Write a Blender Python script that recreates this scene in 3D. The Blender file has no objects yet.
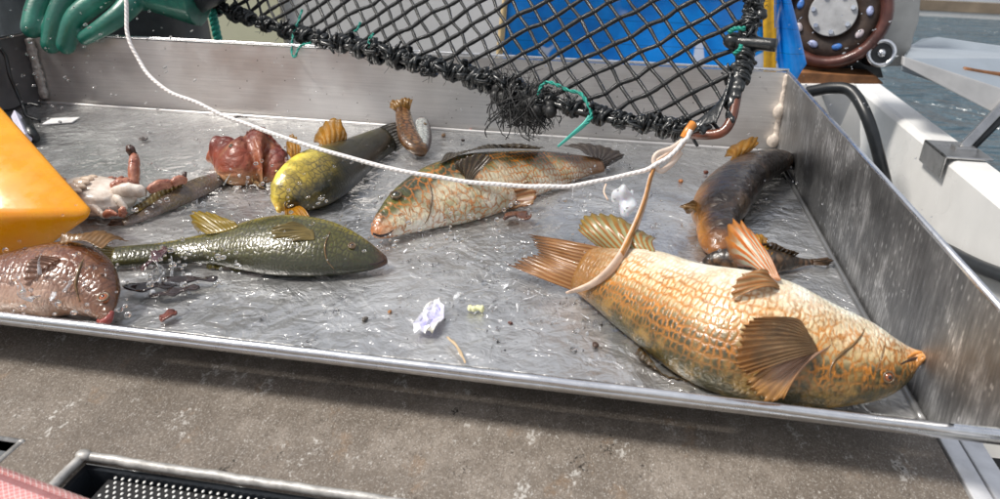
import bpy, bmesh, math, random
import numpy as np
from mathutils import Vector, Matrix
random.seed(7); rng = np.random.default_rng(7)
sc = bpy.context.scene
COL = sc.collection
PI = math.pi

# ------------------------------------------------------------------ camera
# metres; the tray's near left floor corner is the origin, x along its near rim, y across it, z up
RC = np.array([[0.98490621, 0.17230042, 0.01650191],
               [0.09053597, -0.43156316, -0.89752798],
               [-0.14752284, 0.8854749, -0.44064863]])       # right, down, forward
CC = np.array([0.726242, -0.323102, 0.239487])
FP = 705.9
W, D, H = 0.9, 0.4617, 0.0869                                # tray length, depth, wall height
cd = bpy.data.cameras.new('camera'); cam = bpy.data.objects.new('camera', cd); COL.objects.link(cam)
cd.sensor_width = 36; cd.lens = 36 * FP / 1000; cd.clip_start = 0.01; cd.clip_end = 5000
M4 = Matrix.Identity(4)
for i in range(3):
    M4[i][0] = RC[0][i]; M4[i][1] = -RC[1][i]; M4[i][2] = -RC[2][i]; M4[i][3] = CC[i]
cam.matrix_world = M4
cd.dof.use_dof = True; cd.dof.focus_distance = 0.56; cd.dof.aperture_fstop = 13
sc.camera = cam

# ------------------------------------------------------------------ light
SUN_EL, SUN_AZ = math.radians(56), math.radians(196)         # azimuth counter-clockwise from +x
sdir = Vector((math.cos(SUN_EL) * math.cos(SUN_AZ), math.cos(SUN_EL) * math.sin(SUN_AZ), math.sin(SUN_EL)))
wd = bpy.data.worlds.new('World'); sc.world = wd; wd.use_nodes = True
wn = wd.node_tree.nodes; wl = wd.node_tree.links
bg = wn['Background']; bg.inputs['Strength'].default_value = 0.078
sky = wn.new('ShaderNodeTexSky'); sky.sky_type = 'NISHITA'; sky.sun_disc = False
sky.sun_elevation = SUN_EL; sky.sun_rotation = PI / 2 - SUN_AZ
sky.air_density = 1.0; sky.dust_density = 3.0
tcw = wn.new('ShaderNodeTexCoord')
cn = wn.new('ShaderNodeTexNoise'); cn.inputs['Scale'].default_value = 2.6; cn.inputs['Detail'].default_value = 6; cn.inputs['Roughness'].default_value = 0.55
wl.new(tcw.outputs['Generated'], cn.inputs['Vector'])
cr = wn.new('ShaderNodeValToRGB'); cr.color_ramp.elements[0].position = 0.30; cr.color_ramp.elements[1].position = 0.62
cr.color_ramp.elements[0].color = (0.2, 0.2, 0.2, 1); cr.color_ramp.elements[1].color = (1, 1, 1, 1)
wl.new(cn.outputs['Fac'], cr.inputs['Fac'])
mxw = wn.new('ShaderNodeMix'); mxw.data_type = 'RGBA'
wl.new(cr.outputs['Color'], mxw.inputs[0]); wl.new(sky.outputs['Color'], mxw.inputs[6])
mxw.inputs[7].default_value = (6.2, 6.3, 6.6, 1)             # thin bright cloud over the blue
wl.new(mxw.outputs[2], bg.inputs['Color'])
sl = bpy.data.lights.new('sun', 'SUN'); sun = bpy.data.objects.new('sun', sl); COL.objects.link(sun)
sl.energy = 2.5; sl.angle = math.radians(12); sl.color = (1.0, 0.95, 0.88)
sun.rotation_euler = sdir.to_track_quat('Z', 'Y').to_euler(); sun.location = (0, 0, 4)
vs = sc.view_settings; vs.view_transform = 'Standard'; vs.look = 'None'; vs.gamma = 1; vs.exposure = 0.7
sc.render.engine = 'CYCLES'
cy = sc.cycles; cy.use_denoising = True; cy.sample_clamp_indirect = 6; cy.caustics_reflective = True; cy.caustics_refractive = True
cy.blur_glossy = 0.5

# ------------------------------------------------------------------ geometry helpers
def V3(a): return np.asarray(a, float)
def ray(px, py): return RC.T @ np.array([(px - 500) / FP, (py - 249.5) / FP, 1.0])
def at(px, py, z=0.0): r = ray(px, py); return CC + r * ((z - CC[2]) / r[2])
def aty(px, py, y): r = ray(px, py); return CC + r * ((y - CC[1]) / r[1])
def atx(px, py, x): r = ray(px, py); return CC + r * ((x - CC[0]) / r[0])
def atd(px, py, d): return CC + ray(px, py) * d
def dep(P): return float((RC @ (V3(P) - CC))[2])
def proj(P):
    q = (V3(P) - CC) @ RC.T
    return np.stack([500 + FP * q[..., 0] / q[..., 2], 249.5 + FP * q[..., 1] / q[..., 2]], -1)
def nrm(v):
    v = V3(v); n = np.linalg.norm(v); return v / n if n > 1e-12 else v
def spline(pts, n, closed=False):
    """Catmull-Rom through points of any dimension, n samples."""
    p = np.array([V3(q) for q in pts]); m = len(p)
    if m == 2: return p[0] + (p[1] - p[0]) * np.linspace(0, 1, n)[:, None]
    e = np.vstack([2 * p[0] - p[1], p, 2 * p[-1] - p[-2]])
    out = []
    for t in np.linspace(0, m - 1, n):
        i = min(int(t), m - 2); u = t - i
        a, b, c, d = e[i], e[i + 1], e[i + 2], e[i + 3]
        out.append(0.5 * (2 * b + (c - a) * u + (2 * a - 5 * b + 4 * c - d) * u * u + (3 * b - a - 3 * c + d) * u ** 3))
    return np.array(out)
def frames(P):
    n = len(P); T = np.zeros_like(P); T[1:-1] = P[2:] - P[:-2]; T[0] = P[1] - P[0]; T[-1] = P[-1] - P[-2]
    T = np.array([nrm(t) for t in T])
    a = np.array([0, 0, 1.0]) if abs(T[0][2]) < .9 else np.array([1.0, 0, 0])
    N = np.zeros_like(P); N[0] = nrm(np.cross(T[0], np.cross(a, T[0])))
    for i in range(1, n):
        v = N[i - 1] - T[i] * (N[i - 1] @ T[i]); N[i] = nrm(v)
    return T, N, np.cross(T, N)

class MB:
    """collects shapes, builds them as ONE mesh object"""
    def __init__(s): s.v = []; s.f = []; s.n = 0; s.attr = {}
    def add(s, v, f):
        v = np.asarray(v, float); s.v.append(v); s.f += [tuple(int(i) + s.n for i in q) for q in f]; s.n += len(v); return s
    def box(s, c, d, rot=None):
        c = V3(c); d = V3(d) / 2
        v = np.array([[x, y, z] for x in (-1, 1) for y in (-1, 1) for z in (-1, 1)]) * d
        if rot is not None: v = v @ np.array(rot).T
        return s.add(v + c, [(0, 1, 3, 2), (4, 6, 7, 5), (0, 4, 5, 1), (2, 3, 7, 6), (0, 2, 6, 4), (1, 5, 7, 3)])
    def hexa(s, p):   # 8 points: bottom quad then top quad
        return s.add(p, [(3, 2, 1, 0), (4, 5, 6, 7), (0, 1, 5, 4), (1, 2, 6, 5), (2, 3, 7, 6), (3, 0, 4, 7)])
    def prism(s, poly, off):
        poly = np.array([V3(p) for p in poly]); n = len(poly); off = V3(off)
        f = [tuple(range(n))[::-1], tuple(range(n, 2 * n))] + [(i, (i + 1) % n, (i + 1) % n + n, i + n) for i in range(n)]
        return s.add(np.vstack([poly, poly + off]), f)
    def tube(s, P, r, k=8, cap=True, sq=1.0):
        P = np.array([V3(p) for p in P]); n = len(P); r = np.broadcast_to(np.asarray(r, float), (n,))
        T, N, B = frames(P)
        a = np.arange(k) * 2 * PI / k
        v = (P[:, None] + r[:, None, None] * (np.cos(a)[None, :, None] * N[:, None] + sq * np.sin(a)[None, :, None] * B[:, None])).reshape(-1, 3)
        f = [(i * k + j, i * k + (j + 1) % k, (i + 1) * k + (j + 1) % k, (i + 1) * k + j) for i in range(n - 1) for j in range(k)]
        if cap: f += [tuple(range(k))[::-1], tuple((n - 1) * k + j for j in range(k))]
        return s.add(v, f)
    def ell(s, c, r, ax=None, nu=12, nv=8):
        c = V3(c); r = np.broadcast_to(np.asarray(r, float), (3,))
        v = [[0, 0, 1]]
        for i in range(1, nv):
            for j in range(nu):
                t = PI * i / nv; p = 2 * PI * j / nu; v.append([math.sin(t) * math.cos(p), math.sin(t) * math.sin(p), math.cos(t)])
        v.append([0, 0, -1]); v = np.array(v) * r
        if ax is not None: v = v @ np.array(ax)
        f = [(0, 1 + j, 1 + (j + 1) % nu) for j in range(nu)]
        for i in range(nv - 2):
            for j in range(nu): f.append((1 + i * nu + j, 1 + (i + 1) * nu + j, 1 + (i + 1) * nu + (j + 1) % nu, 1 + i * nu + (j + 1) % nu))
        l = len(v) - 1; o = 1 + (nv - 2) * nu
        f += [(l, o + (j + 1) % nu, o + j) for j in range(nu)]
        return s.add(v + c, f)
    def cyl(s, a, b, r, k=24, r2=None): return s.tube([a, b], [r, r if r2 is None else r2], k)
    def grid(s, P):   # P: n x m x 3
        n, m = P.shape[:2]
        return s.add(P.reshape(-1, 3), [(i * m + j, i * m + j + 1, (i + 1) * m + j + 1, (i + 1) * m + j) for i in range(n - 1) for j in range(m - 1)])
    def build(s, name, mat, parent=None, smooth=True, bevel=0, attrs=None, fixn=True):
        me = bpy.data.meshes.new(name)
        v = np.vstack(s.v)
        if parent is not None: v = v - np.array(parent_loc(parent))
        me.from_pydata(v.tolist(), [], s.f)
        for an, (ty, data) in (attrs or {}).items():
            at_ = me.attributes.new(an, ty, 'POINT'); at_.data.foreach_set('vector' if ty == 'FLOAT_VECTOR' else 'value', np.asarray(data, float).ravel())
        if fixn:
            bm = bmesh.new(); bm.from_mesh(me); bmesh.ops.recalc_face_normals(bm, faces=bm.faces); bm.to_mesh(me); bm.free()
        me.polygons.foreach_set('use_smooth', [smooth] * len(me.polygons))
        if mat: me.materials.append(mat)
        o = bpy.data.objects.new(name, me); COL.objects.link(o)
        if parent is not None: o.parent = parent
        if bevel:
            b = o.modifiers.new('bevel', 'BEVEL'); b.width = bevel; b.segments = 2; b.limit_method = 'ANGLE'; b.angle_limit = math.radians(40)
        return o
def parent_loc(o):
    p = Vector((0, 0, 0))
    while o: p += o.location; o = o.parent
    return p
def tag(o, label=None, cat=None, group=None, kind=None):
    for k, v in (('label', label), ('category', cat), ('group', group), ('kind', kind)):
        if v: o[k] = v
    return o
def thing(name, loc, label, cat, group=None):
    o = bpy.data.objects.new(name, None); COL.objects.link(o); o.location = Vector([float(x) for x in loc]); o.empty_display_size = .02
    return tag(o, label, cat, group)
def fuse(o, voxel, smooth=6, fac=.5):
    """melt overlapping shapes into one continuous skin"""
    m = o.modifiers.new('r', 'REMESH'); m.mode = 'VOXEL'; m.voxel_size = voxel; m.use_smooth_shade = True
    if smooth: k = o.modifiers.new('s', 'SMOOTH'); k.iterations = smooth; k.factor = fac
    dg = bpy.context.evaluated_depsgraph_get(); dg.update()
    me = bpy.data.meshes.new_from_object(o.evaluated_get(dg)); old = o.data
    mats = [s for s in old.materials]
    o.modifiers.clear(); me.name = old.name; o.data = me
    if not me.materials:
        for s in mats: me.materials.append(s)
    me.polygons.foreach_set('use_smooth', [True] * len(me.polygons)); bpy.data.meshes.remove(old)
    return o

# ------------------------------------------------------------------ material helpers
class NT:
    def __init__(s, name, **kw):
        s.m = bpy.data.materials.new(name); s.m.use_nodes = True; s.t = s.m.node_tree; s.N = s.t.nodes; s.L = s.t.links
        s.b = s.N['Principled BSDF']; s.out = s.N['Material Output']
        s.p(**kw)
    def sock(s, inp, v):
        if isinstance(v, bpy.types.NodeSocket): s.L.new(v, inp)
        elif isinstance(v, (tuple, list)) and inp.type == 'RGBA': inp.default_value = (*v[:3], 1)
        else: inp.default_value = v
    def p(s, **kw):
        al = dict(col='Base Color', rough='Roughness', metal='Metallic', coat='Coat Weight', coatr='Coat Roughness', spec='Specular IOR Level', trans='Transmission Weight', ior='IOR', normal='Normal', coatn='Coat Normal', sss='Subsurface Weight', sssr='Subsurface Radius', ssss='Subsurface Scale', alpha='Alpha', aniso='Anisotropic', sheen='Sheen Weight')
        for k, v in kw.items(): s.sock(s.b.inputs[al[k]], v)
        return s
    def obj(s): return s.N.new('ShaderNodeTexCoord').outputs['Object']
    def attr(s, n, o='Vector'):
        a = s.N.new('ShaderNodeAttribute'); a.attribute_name = n; return a.outputs[o]
    def mapv(s, v, scale=(1, 1, 1), loc=(0, 0, 0), rot=(0, 0, 0)):
        m = s.N.new('ShaderNodeMapping'); s.L.new(v, m.inputs[0]); m.inputs['Scale'].default_value = scale; m.inputs['Location'].default_value = loc; m.inputs['Rotation'].default_value = rot
        return m.outputs[0]
    def sep(s, v):
        n = s.N.new('ShaderNodeSeparateXYZ'); s.L.new(v, n.inputs[0]); return n.outputs
    def comb(s, x, y, z=0.0):
        n = s.N.new('ShaderNodeCombineXYZ')
        for i, a in enumerate((x, y, z)): s.sock(n.inputs[i], a)
        return n.outputs[0]
    def noise(s, v, scale, detail=4, rough=.55, dist=0.0, out='Fac'):
        n = s.N.new('ShaderNodeTexNoise'); s.L.new(v, n.inputs['Vector']); n.inputs['Scale'].default_value = scale; n.inputs['Detail'].default_value = detail; n.inputs['Roughness'].default_value = rough; n.inputs['Distortion'].default_value = dist
        return n.outputs[out]
    def vor(s, v, scale, feature='F1', rand=1.0, out='Distance', dims='3D'):
        n = s.N.new('ShaderNodeTexVoronoi'); n.voronoi_dimensions = dims; n.feature = feature; s.L.new(v, n.inputs['Vector']); n.inputs['Scale'].default_value = scale; n.inputs['Randomness'].default_value = rand
        return n.outputs[out]
    def ramp(s, f, stops, interp='LINEAR'):
        n = s.N.new('ShaderNodeValToRGB'); e = n.color_ramp; e.interpolation = interp
        while len(e.elements) < len(stops): e.elements.new(.5)
        for el, (p, c) in zip(e.elements, stops):
            el.position = p; c = (c, c, c) if isinstance(c, (int, float)) else c; el.color = (*c[:3], 1)
        s.L.new(f, n.inputs[0]); return n.outputs[0]
    def mix(s, f, a, b, mode='MIX'):
        n = s.N.new('ShaderNodeMix'); n.data_type = 'RGBA'; n.blend_type = mode
        s.sock(n.inputs[0], f); s.sock(n.inputs[6], a); s.sock(n.inputs[7], b); return n.outputs[2]
    def math(s, op, a, b=0.0, c=0.0, clamp=False):
        n = s.N.new('ShaderNodeMath'); n.operation = op; n.use_clamp = clamp
        s.sock(n.inputs[0], a); s.sock(n.inputs[1], b)
        if op in ('SMOOTH_MIN', 'MULTIPLY_ADD', 'COMPARE'): s.sock(n.inputs[2], c)
        return n.outputs[0]
    def rng(s, v, a, b, c=0.0, d=1.0):
        n = s.N.new('ShaderNodeMapRange'); n.interpolation_type = 'SMOOTHSTEP'; s.sock(n.inputs[0], v)
        for i, x in enumerate((a, b, c, d)): n.inputs[i + 1].default_value = x
        return n.outputs[0]
    def bump(s, h, dist=.001, strength=1.0, n=None):
        b = s.N.new('ShaderNodeBump'); s.L.new(h, b.inputs['Height']); b.inputs['Distance'].default_value = dist; b.inputs['Strength'].default_value = strength
        if n: s.L.new(n, b.inputs['Normal'])
        return b.outputs[0]
def simple(name, col, rough=.5, metal=0, coat=0, grain=0.15, gscale=60, bump=.0004, **kw):
    t = NT(name, rough=rough, metal=metal, coat=coat, **kw); o = t.obj()
    n = t.noise(o, gscale, 5); lo = tuple(c * (1 - grain) for c in col); hi = tuple(min(1, c * (1 + grain)) for c in col)
    t.p(col=t.ramp(n, [(.3, lo), (.7, hi)]), rough=t.rng(t.noise(o, gscale * .4, 3), .3, .7, rough * .8, min(1, rough * 1.2)))
    if bump: t.p(normal=t.bump(n, bump, .6))
    return t.m

# --- metals
def wet_metal(name, lo, hi, rough, ripple, streak=(2, 2, 60), water=1.0, specks=True):
    t = NT(name, metal=.85); o = t.obj()
    st = t.noise(t.mapv(o, streak), 6, 6, .65)
    bl = t.noise(o, 9, 4, .6)
    f = t.math('ADD', t.math('MULTIPLY', st, .55), t.math('MULTIPLY', bl, .45))
    c = t.ramp(f, [(.32, lo), (.68, hi)])
    if specks:
        sp = t.vor(o, 150, rand=1); spn = t.noise(o, 14, 2)
        c = t.mix(t.math('MULTIPLY', t.rng(sp, .13, .07), t.rng(spn, .52, .6)), c, (.75, .74, .72))
        dk = t.vor(t.mapv(o, (1, 1, 1), (3, 1, 2)), 90)
        c = t.mix(t.math('MULTIPLY', t.rng(dk, .09, .05), .8), c, (.06, .045, .035))
    t.p(col=c, rough=t.rng(bl, .3, .7, rough * .75, rough * 1.3), normal=t.bump(st, .0004, .5))
    if ripple:
        w1 = t.noise(o, 55, 3, .55, 1.2); w2 = t.noise(o, 150, 2, .5, .6); w3 = t.vor(t.mapv(o, (1, 1.25, 1)), 75, 'SMOOTH_F1')
        w4 = t.noise(o, 24, 2, .5, 1.5)
        h = t.math('ADD', t.math('ADD', t.math('MULTIPLY_ADD', w4, 1.3, w1), t.math('MULTIPLY', w2, .3)), t.math('MULTIPLY', w3, .35))
        t.p(coat=water, coatr=.03, coatn=t.bump(h, ripple, 1.0), normal=t.bump(st, .0004, .5, t.bump(h, ripple * .14, 1.0)))
    return t
t_ = wet_metal('wet_floor_metal', (.48, .48, .48), (.70, .70, .69), .36, .009, (6, 6, 6)); M_FLOOR = t_.m
t_ = wet_metal('back_wall_metal', (.60, .59, .58), (.80, .785, .77), .5, 0, (3, 3, 90)); M_BACK = t_.m
def side_metal():
    t = NT('scratched_side_metal', metal=.85, rough=.4); o = t.obj()
    s = t.noise(t.mapv(o, (1, 120, 12)), 4, 8, .8); b = t.noise(o, 25, 4, .6)
    c = t.ramp(t.math('ADD', t.math('MULTIPLY', s, .6), t.math('MULTIPLY', b, .4)), [(.39, (.17, .17, .17)), (.52, (.31, .31, .31)), (.63, (.74, .74, .74))])
    sp = t.vor(t.mapv(o, (1, 1, .4)), 300); c = t.mix(t.math('MULTIPLY', t.rng(sp, .28, .1), t.rng(t.noise(o, 18, 3), .42, .58)), c, (.85, .85, .85))
    t.p(col=c, normal=t.bump(s, .0006, .6), rough=t.rng(b, .3, .7, .3, .5)); return t.m
M_SIDE = side_metal()
M_EDGE = simple('bright_edge_metal', (.72, .73, .75), .28, 1, grain=.12, gscale=120)
def bench_mat():
    t = NT('weathered_bench_metal', metal=.1); o = t.obj(); ov = t.mapv(o, (1, .62, 1))
    a = t.noise(o, 9, 6, .62); b = t.noise(ov, 120, 7, .78); f = t.noise(ov, 520, 4, .75); g = t.noise(ov, 1100, 2, .7)
    c = t.ramp(t.math('ADD', t.math('MULTIPLY', a, .6), t.math('MULTIPLY', b, .4)), [(.33, (.105, .083, .064)), (.5, (.195, .163, .132)), (.64, (.34, .295, .25))])
    c = t.mix(t.rng(f, .54, .68, 0, .5), c, (.44, .41, .375)); c = t.mix(t.rng(f, .46, .36, 0, .5), c, (.11, .09, .07))
    c = t.mix(t.rng(g, .58, .68, 0, .6), c, (.62, .6, .56)); c = t.mix(t.rng(g, .42, .32, 0, .6), c, (.05, .042, .034))
    c = t.mix(t.math('MULTIPLY', t.rng(t.noise(ov, 40, 6, .75), .57, .68), .3), c, (.30, .18, .09))
    ow = t.mix(.035, ov, t.noise(ov, 260, 4, .7, out='Color'))
    brk = t.rng(t.noise(ov, 240, 4, .7), .40, .52, .1, 1)
    for sc_, r0, r1, loc, k in ((24, .13, .085, (0, 0, 0), .6), (37, .16, .10, (3, 1, 0), .7), (70, .15, .07, (1, 7, 0), .75), (120, .13, .06, (2, 2, 0), .8)):
        v = t.vor(t.mapv(ow, (1, 1, 1), loc), sc_); c = t.mix(t.math('MULTIPLY', t.math('MULTIPLY', t.rng(v, r0, r1), brk), k), c, (.64, .62, .58))
    for sc_, r0, r1, loc in ((30, .10, .055, (5, 2, 1)), (55, .10, .06, (8, 3, 1))):
        v = t.vor(t.mapv(ow, (1, 1, 1), loc), sc_); c = t.mix(t.rng(v, r0, r1), c, (.02, .016, .012))
    t.p(col=c, rough=t.rng(b, .3, .7, .5, .8), normal=t.bump(t.math('ADD', b, t.math('MULTIPLY', f, .7)), .0012, .9)); return t.m
M_BENCH = bench_mat()
M_PALE = simple('pale_galvanised', (.62, .62, .63), .45, .35, grain=.25, gscale=45, bump=.001)
M_WELD = simple('weld_sealant', (.66, .57, .49), .5, 0, grain=.25, gscale=260, bump=.0015)
M_BLACKGLOSS = simple('wet_black_rubber', (.008, .010, .011), .34, coat=.3, grain=.5, gscale=300, bump=.001)
M_TWINE = simple('black_twine', (.009, .010, .011), .5, coat=.1, grain=.5, gscale=700, bump=.0008)
M_FRAY = simple('frayed_black_fibre', (.018, .018, .018), .5, grain=.5, gscale=300)
M_GREENTW = simple('teal_twine', (.01, .26, .20), .45, grain=.35, gscale=500, bump=.0008)
M_RUSTROD = simple('rusty_rod', (.15, .045, .022), .35, coat=.4, grain=.6, gscale=90, bump=.001)
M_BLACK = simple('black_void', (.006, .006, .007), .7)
M_WHITE = simple('white_gelcoat', (.76, .755, .735), .28, coat=.3, grain=.07, gscale=14, bump=.0003)
M_GREYPLATE = simple('grey_plate', (.50, .51, .52), .4, .3, grain=.1, gscale=25)
M_BRACKET = simple('brushed_bracket', (.42, .42, .42), .3, .9, grain=.15, gscale=70)
M_HOSE = simple('black_hose', (.012, .014, .016), .35, grain=.3)
M_RUSTY = simple('rusty_brown', (.20, .085, .03), .6, grain=.6, gscale=40, bump=.001)
M_WOOD = simple('fender_timber', (.22, .17, .12), .7, grain=.4, gscale=3)
M_DARKCLOTH = simple('dark_oilskin', (.018, .024, .028), .42, coat=.2, grain=.4, gscale=30, bump=.002)
M_SKIN = simple('skin', (.52, .30, .22), .5, grain=.08)
M_LEAF = simple('brown_weed', (.12, .05, .03), .25, coat=.6, grain=.5, gscale=120)

def glass(name, col=(1, 1, 1), rough=0.0):
    t = NT(name, col=col, rough=rough, trans=1.0, ior=1.33); return t.m
M_WATER = glass('clear_water')
def foam_mat():
    t = NT('aerated_water', col=(1, 1, 1), rough=.03, trans=1.0, ior=1.33); d = t.N.new('ShaderNodeBsdfDiffuse'); d.inputs[0].default_value = (.86, .88, .90, 1); m = t.N.new('ShaderNodeMixShader')
    t.L.new(t.rng(t.noise(t.obj(), 110, 4, .7), .40, .66, .08, .62), m.inputs[0]); t.L.new(t.b.outputs[0], m.inputs[1]); t.L.new(d.outputs[0], m.inputs[2]); t.L.new(m.outputs[0], t.out.inputs[0]); return t.m
M_FOAM = foam_mat()

# ------------------------------------------------------------------ setting: sea, quay, deck
def sea_mat():
    t = NT('sea', col=(.045, .085, .11), rough=.12, spec=.6); o = t.obj()
    w = t.noise(t.mapv(o, (1, 1.6, 1)), .9, 4, .6, .6); w2 = t.noise(t.mapv(o, (1, 2, 1), rot=(0, 0, .3)), 4, 3, .6)
    t.p(normal=t.bump(t.math('ADD', w, t.math('MULTIPLY', w2, .25)), .8, .8)); return t.m
b = MB(); b.grid(np.array([[[x, y, -1.0] for y in (-1500, -20, -4, 0, 4, 12, 30, 100, 3000)] for x in (-2500, -30, 0, 6, 30, 2500)], float))
tag(b.build('sea', sea_mat(), smooth=False), kind='structure')
# a pontoon along the far side of the water
q0 = at(925, 16, -1.0); q1 = at(1000, 20, -1.0); dq = nrm(q1 - q0); nq = np.array([-dq[1], dq[0], 0])
if nq[1] < 0: nq = -nq
t = thing('pontoon', q0, 'grey floating pontoon with a brown timber edge across the water', 'pontoon')
def slab(p, l0, l1, w0, w1, z0, z1):
    c = [p + dq * l + nq * w for l, w in ((l0, w0), (l1, w0), (l1, w1), (l0, w1))]
    return MB().hexa([[*k[:2], z0] for k in c] + [[*k[:2], z1] for k in c])
slab(q0, -2, 9, .05, 3.2, -1.2, -.80).build('deck', simple('pontoon_deck', (.17, .19, .21), .7, gscale=3), t, False)
slab(q0, -2, 9, 0, .05, -.93, -.80).build('fender_beam', M_WOOD, t, False)
slab(q0, -2, 9, .01, .045, -1.2, -.935).build('float_face', simple('float', (.55, .55, .54), .6), t, False)
b = MB(); b.box((.6, .3, -.93), (3.4, 4.4, .06)); tag(b.build('boat_deck', simple('boat_deck_paint', (.10, .105, .11), .6, gscale=12), smooth=False), kind='structure')

# ------------------------------------------------------------------ tray
tray = thing('sorting_tray', (0, 0, 0), 'wet stainless steel sorting tray holding the splashing fish on the bench', 'tray')
TH = .0025
b = MB(); b.box((W / 2, D / 2, -.0015), (W - .002, D - .010, .003)); b.build('tray_floor', M_FLOOR, tray, False)
b = MB(); b.box((W / 2, D + TH / 2, H / 2 - .002), (W, TH, H - .004 + .004)); b.build('back_wall', M_BACK, tray, False)
LZ, LY = .012, -.0165                                        # the front lip leans out and up from the floor's near edge
WT = W - .0045                                               # the right wall leans in a little at its top
prf = [(D, -.002, 0), (.004, -.002, 0), (LY, LZ + .003, .0), (-.0515, .0414, .45), (-.14, H - .002, 1), (D, H - .002, 1)]
def swall(x0, x1, lean, mat):
    b = MB(); b.prism([[x0 + (lean * max(0, z) / H), y, z] for y, z, k in prf], (x1 - x0, 0, 0)); b.build('side_wall', mat, tray, False)
swall(W, W + TH, WT - W, M_SIDE)
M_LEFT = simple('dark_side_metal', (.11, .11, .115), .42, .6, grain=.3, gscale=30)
swall(-TH, 0, 0, M_LEFT)
b = MB(); b.hexa([[0, .004, -.0035], [W, .004, -.0035], [W, LY, LZ - .004], [0, LY, LZ - .004], [0, .004, -.0012], [W, .004, -.0012], [W, LY, LZ - .0015], [0, LY, LZ - .0015]]); b.build('front_lip', M_FLOOR, tray, False)
MB().tube(np.array([[-.005 + (W + .003) * k / 29, D + TH / 2, H + .0005] for k in range(30)]) + rng.normal(0, .00012, (30, 3)), .0017, 10).build('wall_edge', M_EDGE, tray)
MB().tube([[WT + TH / 2, D, H - .001], [WT + TH / 2, -.14, H - .001]], .0017, 10).build('wall_edge', M_EDGE, tray)
MB().tube([[-TH / 2, D, H - .001], [-TH / 2, -.14, H - .001]], .0019, 10).build('wall_edge', M_EDGE, tray)
b = MB(); b.tube(spline([[-.01, LY, LZ], [W / 2, LY, LZ], [W + .06, LY, LZ]], 60) + rng.normal(0, .00012, (60, 3)), .0025, 14)
b.box((W / 2 + .025, LY - .0006, LZ - .0035), (W + .06, .0016, .004)); b.build('front_rim', M_EDGE, tray)
b = MB(); b.tube(np.array([[W * k / 100, D - .006, .0012] for k in range(101)]), .0022, 6); b.build('floor_seam', M_BACK, tray)
b = MB(); b.tube(np.array([[W - .003, .002 + (D - .01) * k / 60, .0008] for k in range(61)]), .0022, 6); b.build('floor_seam', simple('seam_grey', (.22, .22, .22), .4, .6), tray)
# weld / sealant beads down the two back corners
b = MB(); n = 26; P = np.array([[W - .0035, D - .0035, H - .003 - (H - .012) * k / n] for k in range(n + 1)]); P[:, 0] += rng.normal(0, .0003, n + 1)
b.tube(P, .0034 + .0004 * np.sin(np.arange(n + 1) * .7) + rng.normal(0, .0003, n + 1), 8)
b.ell((W - .006, D - .006, .045), (.006, .006, .008)); b.ell((W - .006, D - .006, .013), (.007, .006, .007)); fuse(b.build('weld_bead', M_WELD, tray), .0011, 3)
b = MB(); P = np.array([[.004, D - .004, H - .006 - (H - .012) * k / n] for k in range(n + 1)])
b.tube(P, .0062 + rng.normal(0, .0008, n + 1), 8, sq=.7); fuse(b.build('weld_bead', simple('weld_grey', (.40, .38, .36), .55, .3, grain=.35, gscale=220, bump=.002), tray), .0014, 2)
for y in (.05, D - .06):
    for x in (.08, W - .08): MB().box((x, y, -.0145), (.04, .03, .0228)).build('foot', M_BLACKGLOSS, tray, False)

# ------------------------------------------------------------------ bench under the tray
ZB = -.026
bench = thing('work_bench', (.5, .1, ZB), 'weathered brown grey metal bench with cut outs under the tray', 'bench')
h0 = at(85, 453, ZB); hl = at(47, 490, ZB); hr = at(360, 498, ZB)
xL = (h0[0] + hl[0]) / 2; yT = (h0[1] + hr[1]) / 2
s1 = at(18, 441, ZB); s0 = at(0, 437, ZB); xS = s1[0] + .002; yS = s1[1]
XR = at(939, 441, ZB)[0]; XM = at(959, 441, ZB)[0]; XE = at(983, 443, ZB)[0]
YF, YB_ = -.40, .52
b = MB(); hx2 = xL + .22; hy2 = yT - .16
def plate(x0, x1, y0, y1): b.box(((x0 + x1) / 2, (y0 + y1) / 2, ZB - .003), (x1 - x0, y1 - y0, .006))
plate(-.2, XR - .001, yT, YB_); plate(xL + .22, XR - .001, YF, yT); plate(xS, xL, YF, yT); plate(xL, hx2, YF, hy2)
plate(.05, xS, yS, yT); plate(-.2, .05, YF, yT); plate(.05, xS, YF, yS - .16)
b.build('bench_top', M_BENCH, bench, False)
for xa, xb in ((XR, XM), (XM, XE)): MB().box(((xa + xb) / 2, 0, ZB - .0024), (xb - xa - .0012, YB_ * 2, .0064)).build('end_strip', M_PALE, bench, False, .0008)
# folded pale edges round the cut-outs
M_CUT = simple('cut_edge', (.42, .41, .39), .5, .3, grain=.35, gscale=160, bump=.001)
b = MB(); b.tube(spline([[xL - .001, yT, ZB - .0005], [xL + .1, yT + .0003, ZB - .001], [hx2, yT, ZB - .0005]], 30) + rng.normal(0, .0002, (30, 3)), .0024, 8)
b.tube(spline([[xL, yT + .001, ZB - .0005], [xL, yT - .08, ZB - .0008], [xL, hy2, ZB - .0005]], 24) + rng.normal(0, .0002, (24, 3)), .0024, 8)
b.ell((xL + .001, yT - .0005, ZB + .0005), (.0045, .0035, .0026)); b.build('opening_edge', M_CUT, bench)
b = MB(); b.tube([[.05, yS, ZB - .001], [xS, yS, ZB - .001]], .002, 8); b.tube([[xS, yS, ZB - .001], [xS + .0005, yS - .16, ZB - .001]], .002, 8); b.ell((xS, yS, ZB - .001), .0022); b.build('opening_edge', M_CUT, bench)
for x, y in ((-.15, -.35), (XE - .05, -.35), (-.15, .45), (XE - .05, .45)): MB().box((x, y, ZB - .45), (.05, .05, .886)).build('leg', M_BENCH, bench, False)
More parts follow.
